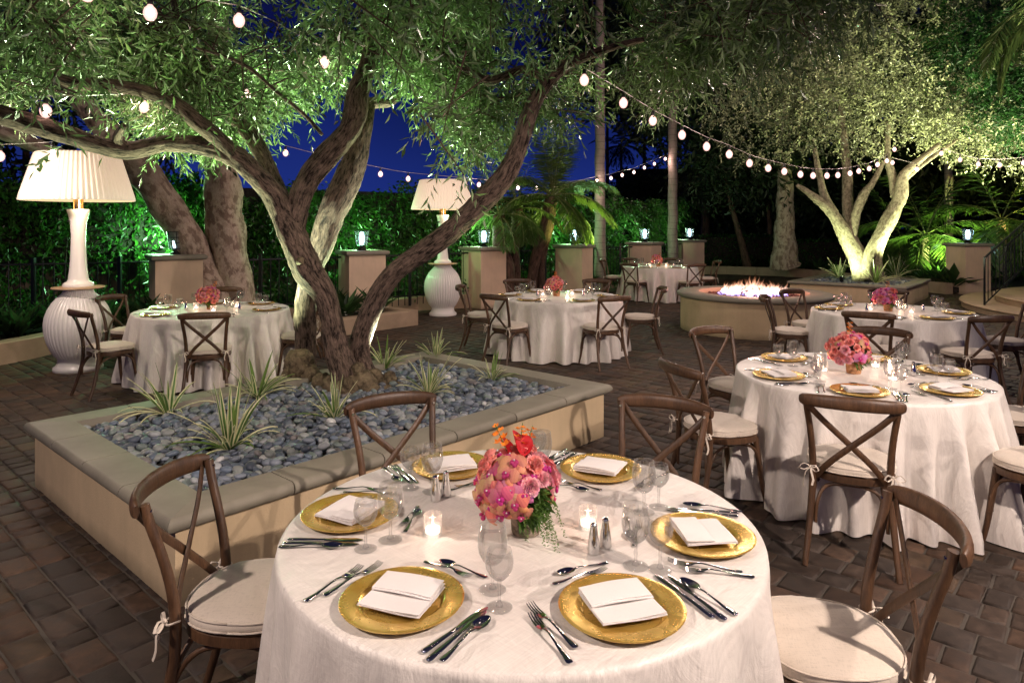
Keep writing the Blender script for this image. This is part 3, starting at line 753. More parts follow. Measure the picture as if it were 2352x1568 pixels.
# ------------------------------------------------------------------ giant patio lamps
def giant_lamp(loc,label,k=1.0,tilt=0):
    r=empty('patio_lamp',loc); tag(r,label,'lamp'); r.scale=(k,k,k)
    pl=lambda N,d: (lambda a,i: 1+d*abs(math.cos(N*a/2))**.7-d*.5)
    b=MB(); b.lathe([(.001,0),(.262,0),(.268,.02),(.262,.045),(.24,.06),(.225,.085),(.215,.13),(.225,.16)],64); b.build('foot',M['white_metal'],r,angle=60)
    prof=[(.215,.155),(.25,.19),(.29,.26),(.325,.35),(.35,.46),(.355,.56),(.345,.65),(.315,.74),(.27,.82),(.215,.885),(.17,.93),(.155,.965),(.155,.985)]
    b=MB(); b.lathe(prof,288,rmod=pl(44,.035)); b.build('vase_body',M['white_metal'],r,angle=None)
    b=MB(); b.lathe([(.001,.99),(.275,.985),(.285,.992),(.28,1.003),(.15,1.01),(.001,1.012)],64); b.build('tray',M['wood_shelf'],r,angle=50)
    b=MB(); b.lathe([(.165,1.005),(.168,1.03),(.15,1.055),(.118,1.07),(.108,1.10),(.092,1.25),(.082,1.45),(.078,1.62),(.088,1.78),(.108,1.88),(.122,1.925),(.12,1.94),(.001,1.942)],48); b.build('neck',M['white_metal'],r,angle=50)
    b=MB(); b.tube([(-.07,-.072,1.80),(-.074,-.084,1.80)],.014,10); b.build('badge',M['black_metal'],r)
    b=MB(); b.lathe([(.052,1.93),(.052,2.30)],24)
    for q in range(6): a=PI*q/3; b.tube([(.056*math.cos(a),.056*math.sin(a),1.93),(.056*math.cos(a),.056*math.sin(a),2.3)],.006,6)
    b.build('brass_column',M['brass'],r)
    b=MB(); n=264
    b.lathe([(.595,2.045),(.60,2.055),(.585,2.12),(.445,2.60),(.43,2.615),(.001,2.62)],n,rmod=lambda a,i: 1 if i>=5 else 1+.022*math.cos(66*a))
    b.build('shade',M['shade'],r,angle=None)
    b=MB(); b.lathe([(.585,2.05),(.30,2.09),(.05,2.11)],48); b.build('reflector',M['shade_in'],r)
    L=Vector(loc); point('lamp_light',L+Vector((0,0,1.99))*k+Vector((.16,-.16,0)),9,(1,.78,.5),.08)
    return r
M['wood_shelf']=m_simple('tan_tray',(.42,.28,.17),.5)
t_=NT('reflector_glow'); e_=t_.n('ShaderNodeEmission'); e_.inputs[0].default_value=(1,.72,.38,1); e_.inputs[1].default_value=1.1; t_.done(e_.outputs[0]); M['shade_in']=t_.m
giant_lamp(gp(180,848),'giant white table-lamp patio heater at the left, ribbed vase body and lit pleated shade')
giant_lamp(gp(1017,723),'giant white table-lamp patio heater behind the leaning olive stem, farther of the two')

# ------------------------------------------------------------------ fire pit
fc=Vector((4.06,11.65,0)); fr=empty('fire_pit',fc); tag(fr,'round stucco fire pit with grey stone rim in the middle of the patio','fire pit')
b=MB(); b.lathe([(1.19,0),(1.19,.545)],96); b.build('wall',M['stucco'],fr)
b=MB(); b.lathe([(1.15,.545),(1.225,.547),(1.245,.56),(1.253,.585),(1.245,.61),(1.22,.625),(.90,.63),(.885,.622)],96)
b.build('stone_rim',M['cap_grey'] if 'cap_grey' in M else M['cap'],fr,angle=60)
b=MB(); b.lathe([(.885,.622),(.88,.54),(.001,.535)],64); b.build('liner',M['curbstone'],fr,angle=30)
b=MB()
for i in range(900):
    a=R.random()*2*PI; rr=.84*math.sqrt(R.random()); b.ico((rr*math.cos(a),rr*math.sin(a),.545+.05*(1-rr)*R.random()),R.uniform(.016,.03),(1,1,.8),0,.3)
o=b.build('lava_rocks',M['lava'],None,False,loc=fc); tag(o,'reddish lava rocks filling the round fire pit','lava rocks',kind='stuff')
V=[];F=[];H=[]
for i in range(230):
    a=R.random()*2*PI; rr=.47*math.sqrt(R.random())
    cx_,cy_=rr*math.cos(a)*1.15,rr*math.sin(a); h=R.uniform(.10,.33)*(1.25-rr*1.2); w=R.uniform(.02,.05); ph=R.random()*6; tw=R.uniform(-1.5,1.5); n0=len(V); m=9
    for k in range(m):
        t=k/(m-1); ww=w*(math.sin(PI*min(1,t*.8+.18)))**1.2*(1-t)**.35 if t<1 else .0005
        ox=cx_+.05*math.sin(ph+t*5)*t+.03*t*math.sin(ph*2); oy=cy_+.04*math.cos(ph+t*4)*t; an=tw*t+ph
        V+=[(ox-math.cos(an)*ww,oy-math.sin(an)*ww,.56+h*t),(ox+math.cos(an)*ww,oy+math.sin(an)*ww,.56+h*t)]; H+=[t*min(1,h/.26)]*2
    for k in range(m-1): q=n0+2*k; F.append((q,q+1,q+3,q+2))
o=link('fire',np_mesh('fire',V,F,M['fire'],{'h':('FLOAT','POINT',H)},True),loc=fc); tag(o,'bright pinkish white gas flames burning in the round fire pit','fire')
b=MB()
for i in range(7):
    a=2*PI*i/7; b.tube([(.35*math.cos(a),.3*math.sin(a),.57),(.12*math.cos(a+.8),.1*math.sin(a+.8),.68)],.03,7)
o=b.build('fire_logs',M['dark_bark'],None,True,loc=fc); tag(o,'small charred ceramic logs inside the flames of the fire pit','logs')
point('fire_light',fc+Vector((0,0,.85)),75,(1,.46,.36),.25)

# ------------------------------------------------------------------ curved steps and railings at right
sr=empty('curved_steps',(13.4,12.9,0)); tag(sr,'curved stone entrance steps at the right edge of the patio','steps')
for k in range(4):
    z1=.15*(k+1); rr=4.25-.62*k; 
    b=MB(); b.lathe([(rr-.03,z1-.15),(rr-.03,z1-.055),(rr,z1-.045),(rr+.012,z1-.025),(rr,z1-.004),(rr-.03,z1),(max(.01,rr-.75),z1)],128); b.build('step',M['curbstone'],sr,angle=60)
def railing(p0,d,ln,label):
    r=empty('stair_railing',p0); tag(r,label,'railing'); d=Vector(d)
    sl=.44; b=MB(); b.tube([(0,0,1.08),tuple(d*ln+Vector((0,0,1.08+sl*ln)))],.022,8); b.build('handrail',M['black_metal'],r)
    b=MB(); b.tube([(0,0,.16),tuple(d*ln+Vector((0,0,.16+sl*ln)))],.014,8); b.build('bottom_rail',M['black_metal'],r)
    b=MB(); b.tube([(0,0,0),(0,0,1.09)],.02,8); b.build('post',M['black_metal'],r)
    k=.14
    while k<ln: 
        b=MB(); p=d*k; b.tube([(p.x,p.y,.16+sl*k),(p.x,p.y,1.08+sl*k)],.009,5); b.build('baluster',M['black_metal'],r); k+=.15
railing((9.42,13.8,.01),(.86,.5,0),2.6,'black iron stair railing in front, nearest the right edge')
railing((11.55,16.2,.15),(.86,.5,0),2.0,'second black iron railing behind, beside the right pillar')

# ------------------------------------------------------------------ trees
def limb(b,pts,rad,n=18,step=.035,rough=.05,seed=0,noise=.06):
    P,r=catmull(pts,step,rad)
    rr=random.Random(seed); ph=[rr.random()*6 for _ in range(8)]
    for i,p in enumerate(P):
        L=i*step; P[i]=p+Vector((math.sin(L*7+ph[0]),math.sin(L*6+ph[1]),math.sin(L*5+ph[2])))*r[i]*noise
    def disp(a,L,i):
        return 1+rough*(math.sin(5*a+L*2.2+ph[3])+.6*math.sin(9*a-L*3+ph[4])+.45*math.sin(16*a+L*5+math.sin(L*9)+ph[5]))+.06*math.sin(L*9+ph[6])*math.sin(2*a+ph[7])+.03*math.sin(L*31+ph[1])*math.sin(7*a+ph[2])+.02*math.sin(L*55+3*a)*math.sin(12*a+L*11)
    b.tube(P,r,n,True,None,None,disp,True)
    return P
def pxl(lst): 
    """[(px,py,depth,width in photo px)] -> points, radii"""
    return [at(x,y,Y) for x,y,Y,w in lst],[w*Y/FPX/2 for x,y,Y,w in lst]
ot=empty('olive_tree',(-1.45,5.85,.38)); tag(ot,'big old olive tree with twisted bark growing from the near planter','tree')
off=Vector((-1.45,5.85,.38))
def oadd(name,fn,mat):
    b=MB(); fn(b); b.v=[tuple(Vector(v)-off) for v in b.v]; return b.build(name,mat,ot,angle=None)
stems=[
 [(800,905,5.85,112),(797,868,5.85,78),(772,800,5.9,62),(760,723,5.9,58),(745,672,5.9,62),(712,629,5.9,76),(687,580,5.9,76),(668,535,5.9,76),(650,490,5.9,60),(625,440,5.85,60),(585,400,5.8,58),(540,362,5.75,60),(470,338,5.7,48),(380,330,5.6,46),(300,345,5.5,46),(230,335,5.4,44),(150,308,5.3,54),(60,282,5.2,52),(-30,255,5.1,50),(-160,215,5.0,44)],
 [(668,545,5.92,60),(682,475,5.95,62),(709,415,5.98,62),(752,360,6.0,62),(798,305,6.02,58),(815,260,6.05,66),(822,215,6.05,56),(845,150,6.1,44),(855,80,6.15,42),(850,10,6.2,36),(860,-80,6.25,30)],
 [(552,372,5.75,46),(505,325,5.65,42),(465,292,5.55,42),(400,238,5.45,40),(325,208,5.35,36),(240,195,5.25,34),(160,190,5.15,36),(120,165,5.1,30),(118,100,5.05,26),(130,20,5.0,24),(150,-80,5,20)],
 [(695,872,6.3,84),(700,835,6.35,56),(704,770,6.35,54),(702,690,6.3,56),(714,620,6.3,56),(740,560,6.3,62),(756,510,6.3,70),(774,460,6.3,76),(800,400,6.35,70),(822,350,6.4,62),(836,290,6.45,50),(850,240,6.55,34),(900,235,6.6,18),(930,190,6.65,12)],
 [(668,530,6.0,44),(648,460,6.1,44),(618,390,6.2,44),(580,320,6.3,42),(530,260,6.4,40),(480,200,6.5,34),(440,150,6.6,30),(410,80,6.7,24),(400,0,6.8,20)],
 [(862,885,6.1,80),(838,850,6.1,56),(825,800,6.1,56),(842,735,6.05,56),(872,672,6.0,54),(912,620,5.95,52),(965,580,5.9,54),(1040,528,5.8,58),(1105,468,5.7,58),(1160,402,5.6,56),(1192,335,5.55,46),(1212,275,5.5,44),(1240,215,5.45,38),(1290,160,5.4,30),(1370,120,5.3,22),(1480,90,5.2,14)],
 [(1212,275,5.5,30),(1250,190,5.6,26),(1200,160,5.6,22),(1130,185,5.6,22),(1070,160,5.65,18),(1000,110,5.7,14)],
 [(740,310,5.6,9),(700,265,5.5,10),(640,215,5.45,10),(560,150,5.4,9),(450,110,5.3,7)],
 [(855,75,6.1,30),(920,70,6.0,26),(1020,85,5.9,22),(1090,100,5.8,16),(1180,90,5.7,12)],
 [(300,345,5.5,30),(270,320,5.4,26),(285,290,5.3,16)],
]
def trunk(b):
    for i,s in enumerate(stems):
        P,r=pxl(s); limb(b,P,[x*.86 for x in r],40 if i in(0,1,3,5) else 20,.025,.03,i)
def burl(b):
    n0=len(b.v)
    for (px,py,Y,r) in [(688,838,6.12,.135),(675,862,6.1,.10),(710,865,6.08,.10),(800,892,5.75,.10),(835,880,5.8,.10),(822,850,5.82,.065),(765,885,5.8,.09),(884,893,5.95,.10),(860,868,5.95,.08),(848,895,5.8,.09),(896,868,6.0,.06),(740,880,5.95,.09),(915,893,5.97,.06),(690,600,5.78,.035)]:
        c=at(px,py,Y); n=len(b.v); b.ico(c,r,(1,1,1.05),3,0)
        for k in range(n,len(b.v)):
            p=Vector(b.v[k]); d=(p-c); s=1+.10*math.sin(d.x*50+r*90)*math.sin(d.y*47+1)*math.sin(d.z*44+r*70)+.07*math.sin(d.x*95+2)*math.sin(d.z*88+r*30)
            b.v[k]=tuple(c+d*s)
    while len(b.b)<n0: b.b.append((0,0,0))
    b.b=b.b[:n0]+[tuple(v) for v in b.v[n0:]]
def whole(b):
    trunk(b); b.cur=1; burl(b)
oadd('trunk',whole,[M['bark'],M['burl']])
# twigs + leaves of the canopy
YB=[(-400,150),(-100,190),(0,165),(100,205),(180,235),(230,245),(300,290),(400,268),(480,250),(560,290),(620,325),(670,350),(720,310),(760,235),(830,225),(880,300),(905,225),(960,195),(1010,285),(1070,335),(1110,315),(1150,250),(1200,190),(1270,260),(1340,300),(1400,270),(1450,190),(1530,140),(1600,150),(1680,130),(1740,60),(1800,-10),(1850,-100)]
def yb(px): return np.interp(px,[a for a,_ in YB],[b_ for _,b_ in YB])
def canopy():
    n=60000
    X=NR.uniform(-6.5,2.9,n); Y=NR.uniform(4.0,7.7,n); Z=NR.uniform(2.2,5.6,n)
    zb=CH+(HY-yb(CX+FPX*X/5.9))*5.9/FPX+.10*np.sin(X*5+Y*3)+.12*np.sin(Y*4-X*2)
    P=np.stack([X,Y,Z],1)
    r2=((X+1.6)/5.2)**2+((Y-6.2)/2.7)**2+((Z-3.2)/2.4)**2
    dens=noise3(P,1.9,4)+.5*noise3(P,4.3,8)
    near=np.clip((Y-4.0)/1.6,0,1)
    keep=(Z>zb)&(r2<1.1)&(dens>.52)&(NR.rand(n)<.25+.75*near)&(Z<CH+HY*Y/FPX*1.25+.3)
    hang=(Z>zb-.25)&(Z<zb+.06)&(dens>.72)
    return P[keep|hang][:6000]
CP=canopy()[:3600]; CP=np.concatenate([CP,CP[::2]+NR.normal(size=(len(CP[::2]),3))*.05,CP[::3]+NR.normal(size=(len(CP[::3]),3))*.07]); m=len(CP)
sv=np.clip(.45+.3*noise3(CP,2.5,2)+.25*NR.rand(m),0,1)
D=np.stack([NR.normal(size=m),NR.normal(size=m),-.25+.7*NR.normal(size=m)],1)
me=sprigs(CP-np.array(off),D,.30,14,(.092,.021),.45,M['olive_leaf'],'crown',vb=sv); link('crown',me,None,ot)
# twigs following the sprigs, thin
def twigs(b):
    for i in range(0,m,3):
        p=Vector(CP[i]); d=Vector(D[i]).normalized(); a=p-off; pts=[a-d*.25+Vector((0,0,.05)),a,a+d*.15-Vector((0,0,.03)),a+d*.28-Vector((0,0,.10))]
        b.tube(pts,[.0065,.005,.0035,.0015],4,False)
    for i in range(40):
        p=Vector(CP[R.randrange(m)])-off; q=p+Vector((R.uniform(-.8,.8),R.uniform(-.6,.6),R.uniform(.2,.7))); b.tube(catmull([q,(p+q)/2+Vector((0,0,.1)),p],.1)[0],.007,5,False)
b=MB(); twigs(b); b.build('twig',M['dark_bark'],ot)

# sycamore pair behind the left table
def simple_tree(name,label,stems,mat,n=20,group=None,rough=.03):
    base=stems[0][0]; o=at(base[0],base[1],base[2]); r=empty(name,o); tag(r,label,'tree',group)
    b=MB()
    for i,s in enumerate(stems):
        P,rd=pxl(s); limb(b,P,rd,n,.06,rough,i+9,.05)
    b.v=[tuple(Vector(v)-o) for v in b.v]; b.build('trunk',mat,r,angle=None); return r,o
syc,so=simple_tree('sycamore_tree','pale mottled forked tree rising behind the left dining table',[
 [(520,780,11.5,110),(505,700,11.5,92),(478,640,11.4,66),(440,570,11.3,72),(405,505,11.2,74),(370,455,11.1,70),(325,395,11,70),(285,345,10.9,62),(230,285,10.8,50),(185,225,10.7,44),(150,120,10.6,36),(140,-40,10.5,30)],
 [(545,780,11.6,110),(548,690,11.6,76),(530,600,11.6,80),(516,520,11.6,86),(511,440,11.6,80),(505,370,11.6,70),(490,290,11.6,62),(492,200,11.6,52),(500,60,11.6,44),(490,-60,11.6,36)],
 [(175,368,10.9,26),(120,350,10.7,34),(60,325,10.5,36),(0,300,10.3,36),(-80,270,10.2,34)]],M['pale_bark'],24)
def cloud(n,c,r,seed=0,thr=0.0,shell=.5):
    u=NR.normal(size=(n,3)); u/=np.linalg.norm(u,axis=1)[:,None]; rad=NR.rand(n)**(.33*(1-shell)+.05)
    P=u*rad[:,None]*np.array(r)+np.array(c)
    return P[noise3(P,1.6/ (max(r)/3),seed)+.4*NR.rand(n)>thr]
def crown(root,o,P,size,mat,per=10,aspect=.35,droop=.4,length=None,vb=None,name='crown'):
    m=len(P); D=NR.normal(size=(m,3)); D[:,2]-=.2
    me=sprigs(P-np.array(o),D,length or size*3.2,per,(size,size*aspect),droop,mat,name,vb=vb); return link(name,me,None,root)
crown(syc,so,cloud(900,(-4.8,11,5.2),(3.4,2,2.0),3,.1),.14,M['tree_leaf'],8)

# pale olive tree in the far planter
def k2(c): return tuple(c)
o2,oo2=simple_tree('lit_olive_tree','pale multi-stem olive tree uplit yellow in the far planter',[
 [(1982,640,16.3,46),(1972,600,16.3,42),(1950,551,16.3,40),(1927,515,16.2,28),(1897,474,16.1,24),(1855,442,16,14),(1830,425,16,8)],
 [(1918,490,16.2,20),(1893,450,16.3,18),(1884,410,16.4,15),(1870,340,16.4,10)],
 [(1950,548,16.3,30),(1947,501,16.4,22),(1946,455,16.5,23),(1946,398,16.6,22),(1940,330,16.7,16),(1930,240,16.7,11)],
 [(1954,548,16.3,26),(1966,490,16.2,22),(1986,444,16.1,19),(2004,420,16,14),(2030,370,16,9)],
 [(1985,640,16.1,34),(1990,604,16.1,26),(2015,551,16,28),(2042,501,15.9,30),(2068,451,15.8,30),(2074,406,15.8,24),(2098,380,15.7,18),(2160,330,15.6,10)],
 [(2018,650,16.2,28),(2014,597,16.2,24),(2027,547,16.2,22),(2057,497,16.1,18),(2066,460,16,14)],
 [(2057,452,15.9,22),(2050,406,16,19),(2038,360,16.1,15),(2040,280,16.2,10)],
 [(2072,420,15.8,14),(2110,385,15.7,10),(2200,320,15.5,7)]],M['bark_lit'] if 'bark_lit' in M else M['pale_bark'],14)
P=np.concatenate([cloud(6600,(9.3,16.6,5.45),(4.1,2.4,2.35),1,.05,.2),cloud(700,(6.2,17,4.4),(1.5,1.5,1.2),2,.1,.2),cloud(1500,(11.3,15.8,4.0),(2.0,1.5,1.0),7,-.0,.2)])
P=P[(P[:,2]>2.95-.25*(P[:,0]>9.6)+.25*np.sin(P[:,0]*2.2)+.25*np.sin(P[:,0]*5))&(P[:,2]<7.4)]
crown(o2,oo2,P,.085,M['olive_leaf_far'],8,.5,.3,.32)

# other trees
def dark_tree(label,px,py,Y,w,crowns,size=.28,mat='tree_leaf',lean=0,n=900,bark='dark_bark',name='garden_tree',group='dark garden trees behind the patio'):
    top=crowns[0][1]
    r,o=simple_tree(name,label,[[(px,py,Y,w*1.5),(px+lean*.3,py-70,Y,w),(px+lean*.7,py-160,Y,w*.8),(px+lean,py-260,Y,w*.6),(px+lean*1.1,py-400,Y,w*.4)]],M[bark],14,group)
    Ps=np.concatenate([cloud(n,at(cx,cy,Yc),(rx,ry,rz),i+int(px)%7,-.15,.3) for i,(cx,cy,Yc,rx,ry,rz) in enumerate(crowns)])
    crown(r,o,Ps,size,M[mat],7,.4,.3); return r
dark_tree('thick pale trunked tree right of centre behind the fire pit',1803,612,22.5,46,[(1720,200,23,4.2,2.6,3.4),(1650,60,24,4,3,3)],.26,n=1700,bark='pale_bark')
dark_tree('slender leaning tree left of the thick pale trunk',1717,612,24.5,14,[(1660,385,24.5,1.9,1.4,1.1),(1700,330,24,2,1.5,1.2)],.2,lean=-60,n=600)
dark_tree('thin straight tree between the leaning tree and the thick trunk',1772,600,27,11,[(1760,420,27,1.6,1.4,1.0)],.2,n=450,lean=-14)
dark_tree('dark tree filling the upper centre beyond the string lights',1620,600,29,20,[(1560,120,29,3.4,2.5,4.2),(1420,90,29,3,2.5,3)],.34,n=1500)
dark_tree('large dark tree behind the palms at upper right',2180,600,25,22,[(2180,140,26,5.2,2.6,4.8),(2380,250,24,3.5,2.5,3.5),(1960,250,28,4.5,2.5,4.5)],.36,n=1900)
dark_tree('bright green leafed tree in the top right corner',2420,600,17,18,[(2300,110,15.5,1.7,1.4,1.5),(2360,230,15.2,1.2,1.2,.9)],.11,'green_leaf',n=1500,group=None)
dark_tree('dark tree behind the vine hedge at far left',60,600,15,22,[(80,200,15,3.4,1.8,3)],.24,n=1000)
dark_tree('rounded dark tree on the horizon left of the ringed palm',1480,560,34,10,[(1480,430,34,1.5,1.2,.65)],.22,n=500)
dark_tree('low dark tree on the horizon below the distant palm',1395,560,38,10,[(1400,455,38,2.6,1.2,.7)],.25,n=600)
dark_tree('dark tree filling the right background behind the fan palms',2100,600,32,20,[(2050,430,32,5,2,2.8),(2330,430,30,4.5,2,2.8),(1870,470,33,3.8,2,2.2),(1700,470,33,3,2,2)],.38,n=1500)

# ------------------------------------------------------------------ palms
def frond_mesh(L,n=34,leaf=.38,sag=.9,up=.9,mat='palm_leaf',seed=0,droop=.5,name='frond'):
    r=random.Random(seed); P=[];d=Vector((math.cos(up),0,math.sin(up))); p=Vector((0,0,0)); seg=14; pts=[p.copy()]; ds=[d.copy()]
    for k in range(seg): d=(d+Vector((0,0,-sag/seg*(.5+1.0*k/seg)*1.6))).normalized(); p=p+d*L/seg; pts.append(p.copy()); ds.append(d.copy())
    C=[];DD=[];LL=[];NN=[]
    for i in range(n):
        t=.14+.86*i/(n-1); f=t*seg; k=min(int(f),seg-1); q=pts[k].lerp(pts[k+1],f-k); d=ds[k]
        for s in(-1,1):
            C.append(tuple(q)); v=Vector((0,s,0))*1.0+d*(.35+.7*t)+Vector((0,0,-droop*(.5+r.random())+.1)); v.normalize(); DD.append(tuple(v)); LL.append(leaf*math.sin(PI*(.12+.80*t))*r.uniform(.85,1.1)); NN.append((0,0,1))
    C=np.array(C);DD=np.array(DD);LL=np.array(LL)
    # two-segment leaflets: split each into base + drooping tip
    me=leaf_mesh(name,C,DD,LL,np.full(len(C),.036*leaf/.38),M[mat],NR.rand(len(C))*.6+.2,.15,np.array(NN,float)+NR.normal(size=(len(C),3))*.2)
    return me,pts
def palm(label,px,py,ptop,Y,w,nf,L,leaf,mat='palm_leaf',lean=0,seed=0,sag=.9,name='palm_tree',group=None,bark='palm_bark',upr=(.1,1.25),droop=.5,stems=None):
    st=stems or [[(px,py,Y,w*1.25),(px+lean*.3,(py*2+ptop)/3,Y,w),(px+lean*.7,(py+2*ptop)/3,Y,w*.95),(px+lean,ptop,Y,w*.85)]]
    r,o=simple_tree(name,label,st,M[bark],14,group,.015)
    var=[frond_mesh(L*f,int(26+3*q),leaf,sag*(.8+.2*q),up,mat,seed+q,droop) for q,(f,up) in enumerate([(1,upr[1]),(1.05,(upr[0]+upr[1])/2),(.95,upr[0]+.15),(.8,upr[0]-.3)])]
    tops=[at(s[-1][0],s[-1][1],s[-1][2])-o for s in st]
    for top in tops:
      for i in range(nf):
        q=i%4; az=i*2.399+seed
        f=link('frond',var[q][0],None,r,top,az)
        if i<4 or True:
            key='rachis_%s_%d'%(label,q)
            if key not in RC:
                b=MB(); b.tube(var[q][1],[.016*(1-k/16) for k in range(15)],5); RC[key]=b.mesh('rachis',M['palm_leaf_stem'])
            g=link('rachis',RC[key],None,f)
    return r
RC={}
M['palm_leaf_stem']=m_simple('frond_stem',(.16,.20,.06),.5)
palm('small date palm with several leaning trunks behind the middle dining table',1225,660,400,15.3,26,24,1.75,.42,seed=1,upr=(.1,1.2),bark='dark_bark',stems=[[(1222,690,15.3,24),(1226,610,15.3,24),(1252,530,15.3,30),(1268,450,15.3,30)],[(1240,690,15.5,20),(1244,600,15.5,18),(1262,520,15.5,20),(1272,455,15.5,20)]])
palm('small date palm beside the second white lamp, short curved trunk',1165,660,480,15.0,30,12,1.35,.36,seed=4,bark='dark_bark',stems=[[(1166,680,15.0,30),(1166,620,15,34),(1150,570,15,36),(1146,495,15,28)],[(1186,670,15.2,24),(1182,560,15.2,22),(1188,480,15.2,24)]])
palm('tall pale ringed palm trunk behind the middle table, left one',1378,640,-60,17.6,23,14,2.4,.5,seed=2,group='tall ringed palms',name='ringed_palm')
palm('tall grey ringed palm trunk rising behind the farthest dining table',1545,612,-80,20.2,20,14,2.6,.5,seed=3,group='tall ringed palms',name='ringed_palm')
palm('kentia palm with slim ringed trunk behind the far planter',2126,615,540,19.5,15,15,2.1,.62,seed=6,group='kentia palms at right',sag=1.1)
palm('tall dark palm trunk behind the kentia palm',2179,620,120,21,17,13,2.7,.6,seed=7,group='kentia palms at right')
palm('kentia palm with golden fronds above the right pillar',2300,640,505,18.6,20,13,2.6,.75,seed=12,group='kentia palms at right',sag=1.3)
palm('wide low palm left of the lit kentia palm',2075,625,560,21.5,12,12,2.2,.6,seed=9,group='kentia palms at right')
palm('tiny distant fan palm silhouette against the blue sky',1427,520,335,46,7,26,2.2,.55,'tree_leaf',seed=10,upr=(0,1.3))
palm('palm with hanging brown fronds at the top right edge',2420,600,20,11,12,14,1.9,.5,seed=14,sag=1.6)

# ------------------------------------------------------------------ clipped hedge, bedding plants, house
def box_hedge(label,P,Q,h,dpt):
    P=np.array(P,float);Q=np.array(Q,float);d=Q-P;ln=np.linalg.norm(d);d/=ln;nr=np.array([d[1],-d[0]]); n=int(ln*h*260)
    t=NR.rand(n)*ln; u=NR.rand(n); dep=np.where(u<.6,dpt/2,NR.uniform(-dpt/2,dpt/2,n)); z=np.where(u<.6,.15+NR.rand(n)*(h-.15),h+0*t)
    C=np.stack([P[0]+d[0]*t+nr[0]*dep,P[1]+d[1]*t+nr[1]*dep,z],1)+NR.normal(size=(n,3))*.03
    D=np.stack([nr[0]*.7+NR.normal(size=n)*.6,nr[1]*.7+NR.normal(size=n)*.6,.3+NR.normal(size=n)*.5],1)
    r=empty('box_hedge',(0,0,0)); tag(r,label,'hedge'); link('foliage',leaf_mesh('foliage',C,D,.11,.055,M['vine_leaf']),None,r)
    b=MB(); c=(P+Q)/2; b.box((c[0],c[1],h/2),(ln,dpt-.08,h-.06),Matrix.Rotation(math.atan2(d[1],d[0]),3,'Z')); b.build('core',M['soil'],r,smooth=False)
box_hedge('clipped green box hedge behind the farthest dining table',(6.9,26.3),(9.9,26.3),1.3,.8)
box_hedge('long dark clipped hedge behind the lit olive tree',(9.9,25.2),(17,24),1.15,.8)
def rosette(n,L,w,seed,upr=.7):
    r=random.Random(seed); C=[];D=[];Ls=[];N=[]
    for i in range(n):
        az=i*2.4+r.random(); el=r.uniform(.2,1.3)*upr+.15; D.append((math.cos(az)*math.cos(el),math.sin(az)*math.cos(el),math.sin(el))); rr=r.uniform(0,.08)
        C.append((math.cos(az)*rr,math.sin(az)*rr,r.uniform(0,.12))); Ls.append(L*r.uniform(.6,1.1)); N.append((-math.cos(az),-math.sin(az),1.2))
    return leaf_mesh('leaves',np.array(C),np.array(D),np.array(Ls),w,M['plant_leaf'],None,.2,np.array(N))
RM=[rosette(34,.42,.10,i) for i in range(3)]+[rosette(46,.34,.05,5),rosette(16,.8,.26,8)]
BL=[]
def plant(px_or,Y,kind,label,sc=1,name='bedding_plant',z=.17):
    X=(px_or-CX)*Y/FPX; o=link(name,RM[kind],None,None,(X,Y,z),R.random()*6); o.scale=(sc,)*3; tag(o,label,'plant','low leafy plants in the beds'); return o
where=[(1040,15.2,'behind the second white lamp'),(1085,15.0,'right of the second white lamp'),(1120,15.3,'below the pillar right of the lamp'),(1150,15.7,'at the foot of the short date palm'),(1200,16.2,'between the date palms'),(1260,16.6,'behind the middle table flowers'),(1300,16.9,'below the vine covered pillar'),(1350,17.6,'beside the left ringed palm'),(1400,19.9,'left of the farthest table'),(1440,20.4,'behind the farthest table, left side'),(1500,21.8,'behind the farthest table flowers'),(1610,24.9,'beyond the farthest table, below the pillar'),(1640,25.1,'left end of the bed by the box hedge'),(1670,25.2,'in front of the box hedge'),(1700,25.2,'below the leaning tree'),(1735,25.3,'between leaning tree and thin tree'),(1770,25.2,'left of the thick pale trunk'),(1845,23.6,'right of the thick pale trunk'),(1880,22.9,'behind the flames, right side'),(1915,22.3,'left of the lit olive stems'),(2090,18.8,'right of the lit olive stems'),(2125,18.3,'at the foot of the kentia palm'),(2155,18,'between kentia palm and broad leaf plant'),(2270,18.6,'behind the right pillar'),(2320,18.5,'behind the stair railing')]
for i,(px,Y,l) in enumerate(where): plant(px,Y,i%4,'low dark leafy bedding plant '+l,R.uniform(.9,1.3))
plant(2190,17.6,4,'broad bright green leafed plant left of the right pillar',1.0)
for i,(px,py) in enumerate([(790,690),(815,684),(775,700),(850,700),(870,705)]):
    p=gp(px,py,.2) if False else None
for i,(dx,dy,l) in enumerate([(-1.35,.45,'at the left end of the jutting flower bed'),(-.95,.9,'in the middle of the jutting flower bed'),(-.6,.5,'at the right of the jutting flower bed'),(-1.2,1.1,'at the back of the jutting flower bed')]):
    p=j0+U0*dx*.9+V0*dy; o=link('bedding_plant',RM[i%3],None,None,(p.x,p.y,.2),i); o.scale=(1.1,)*3; tag(o,'dark leafy plant '+l,'plant','low leafy plants in the beds')
fb=MB()
for i in range(34):
    p=j0+U0*(-.3-R.random()*1.3)+V0*(.24+R.random()*.4); c=Vector((p.x,p.y,.27+R.random()*.1))
    fb.col=(.8,.8,.75)
    for k in range(5):
        a=k*1.257+i; d=Vector((math.cos(a),math.sin(a),.5)); s=Vector((-math.sin(a),math.cos(a),0)); fb.add([c,c+d*.014+s*.011,c+d*.027,c+d*.014-s*.011],[(0,1,2,3)])
    fb.col=(.05,.12,.03); fb.tube([c,c-Vector((0,0,.16))],.002,3,False)
tag(fb.build('white_flowers',M['petal_plain']),'tiny white flowers edging the jutting stone flower bed','flowers',kind='stuff')
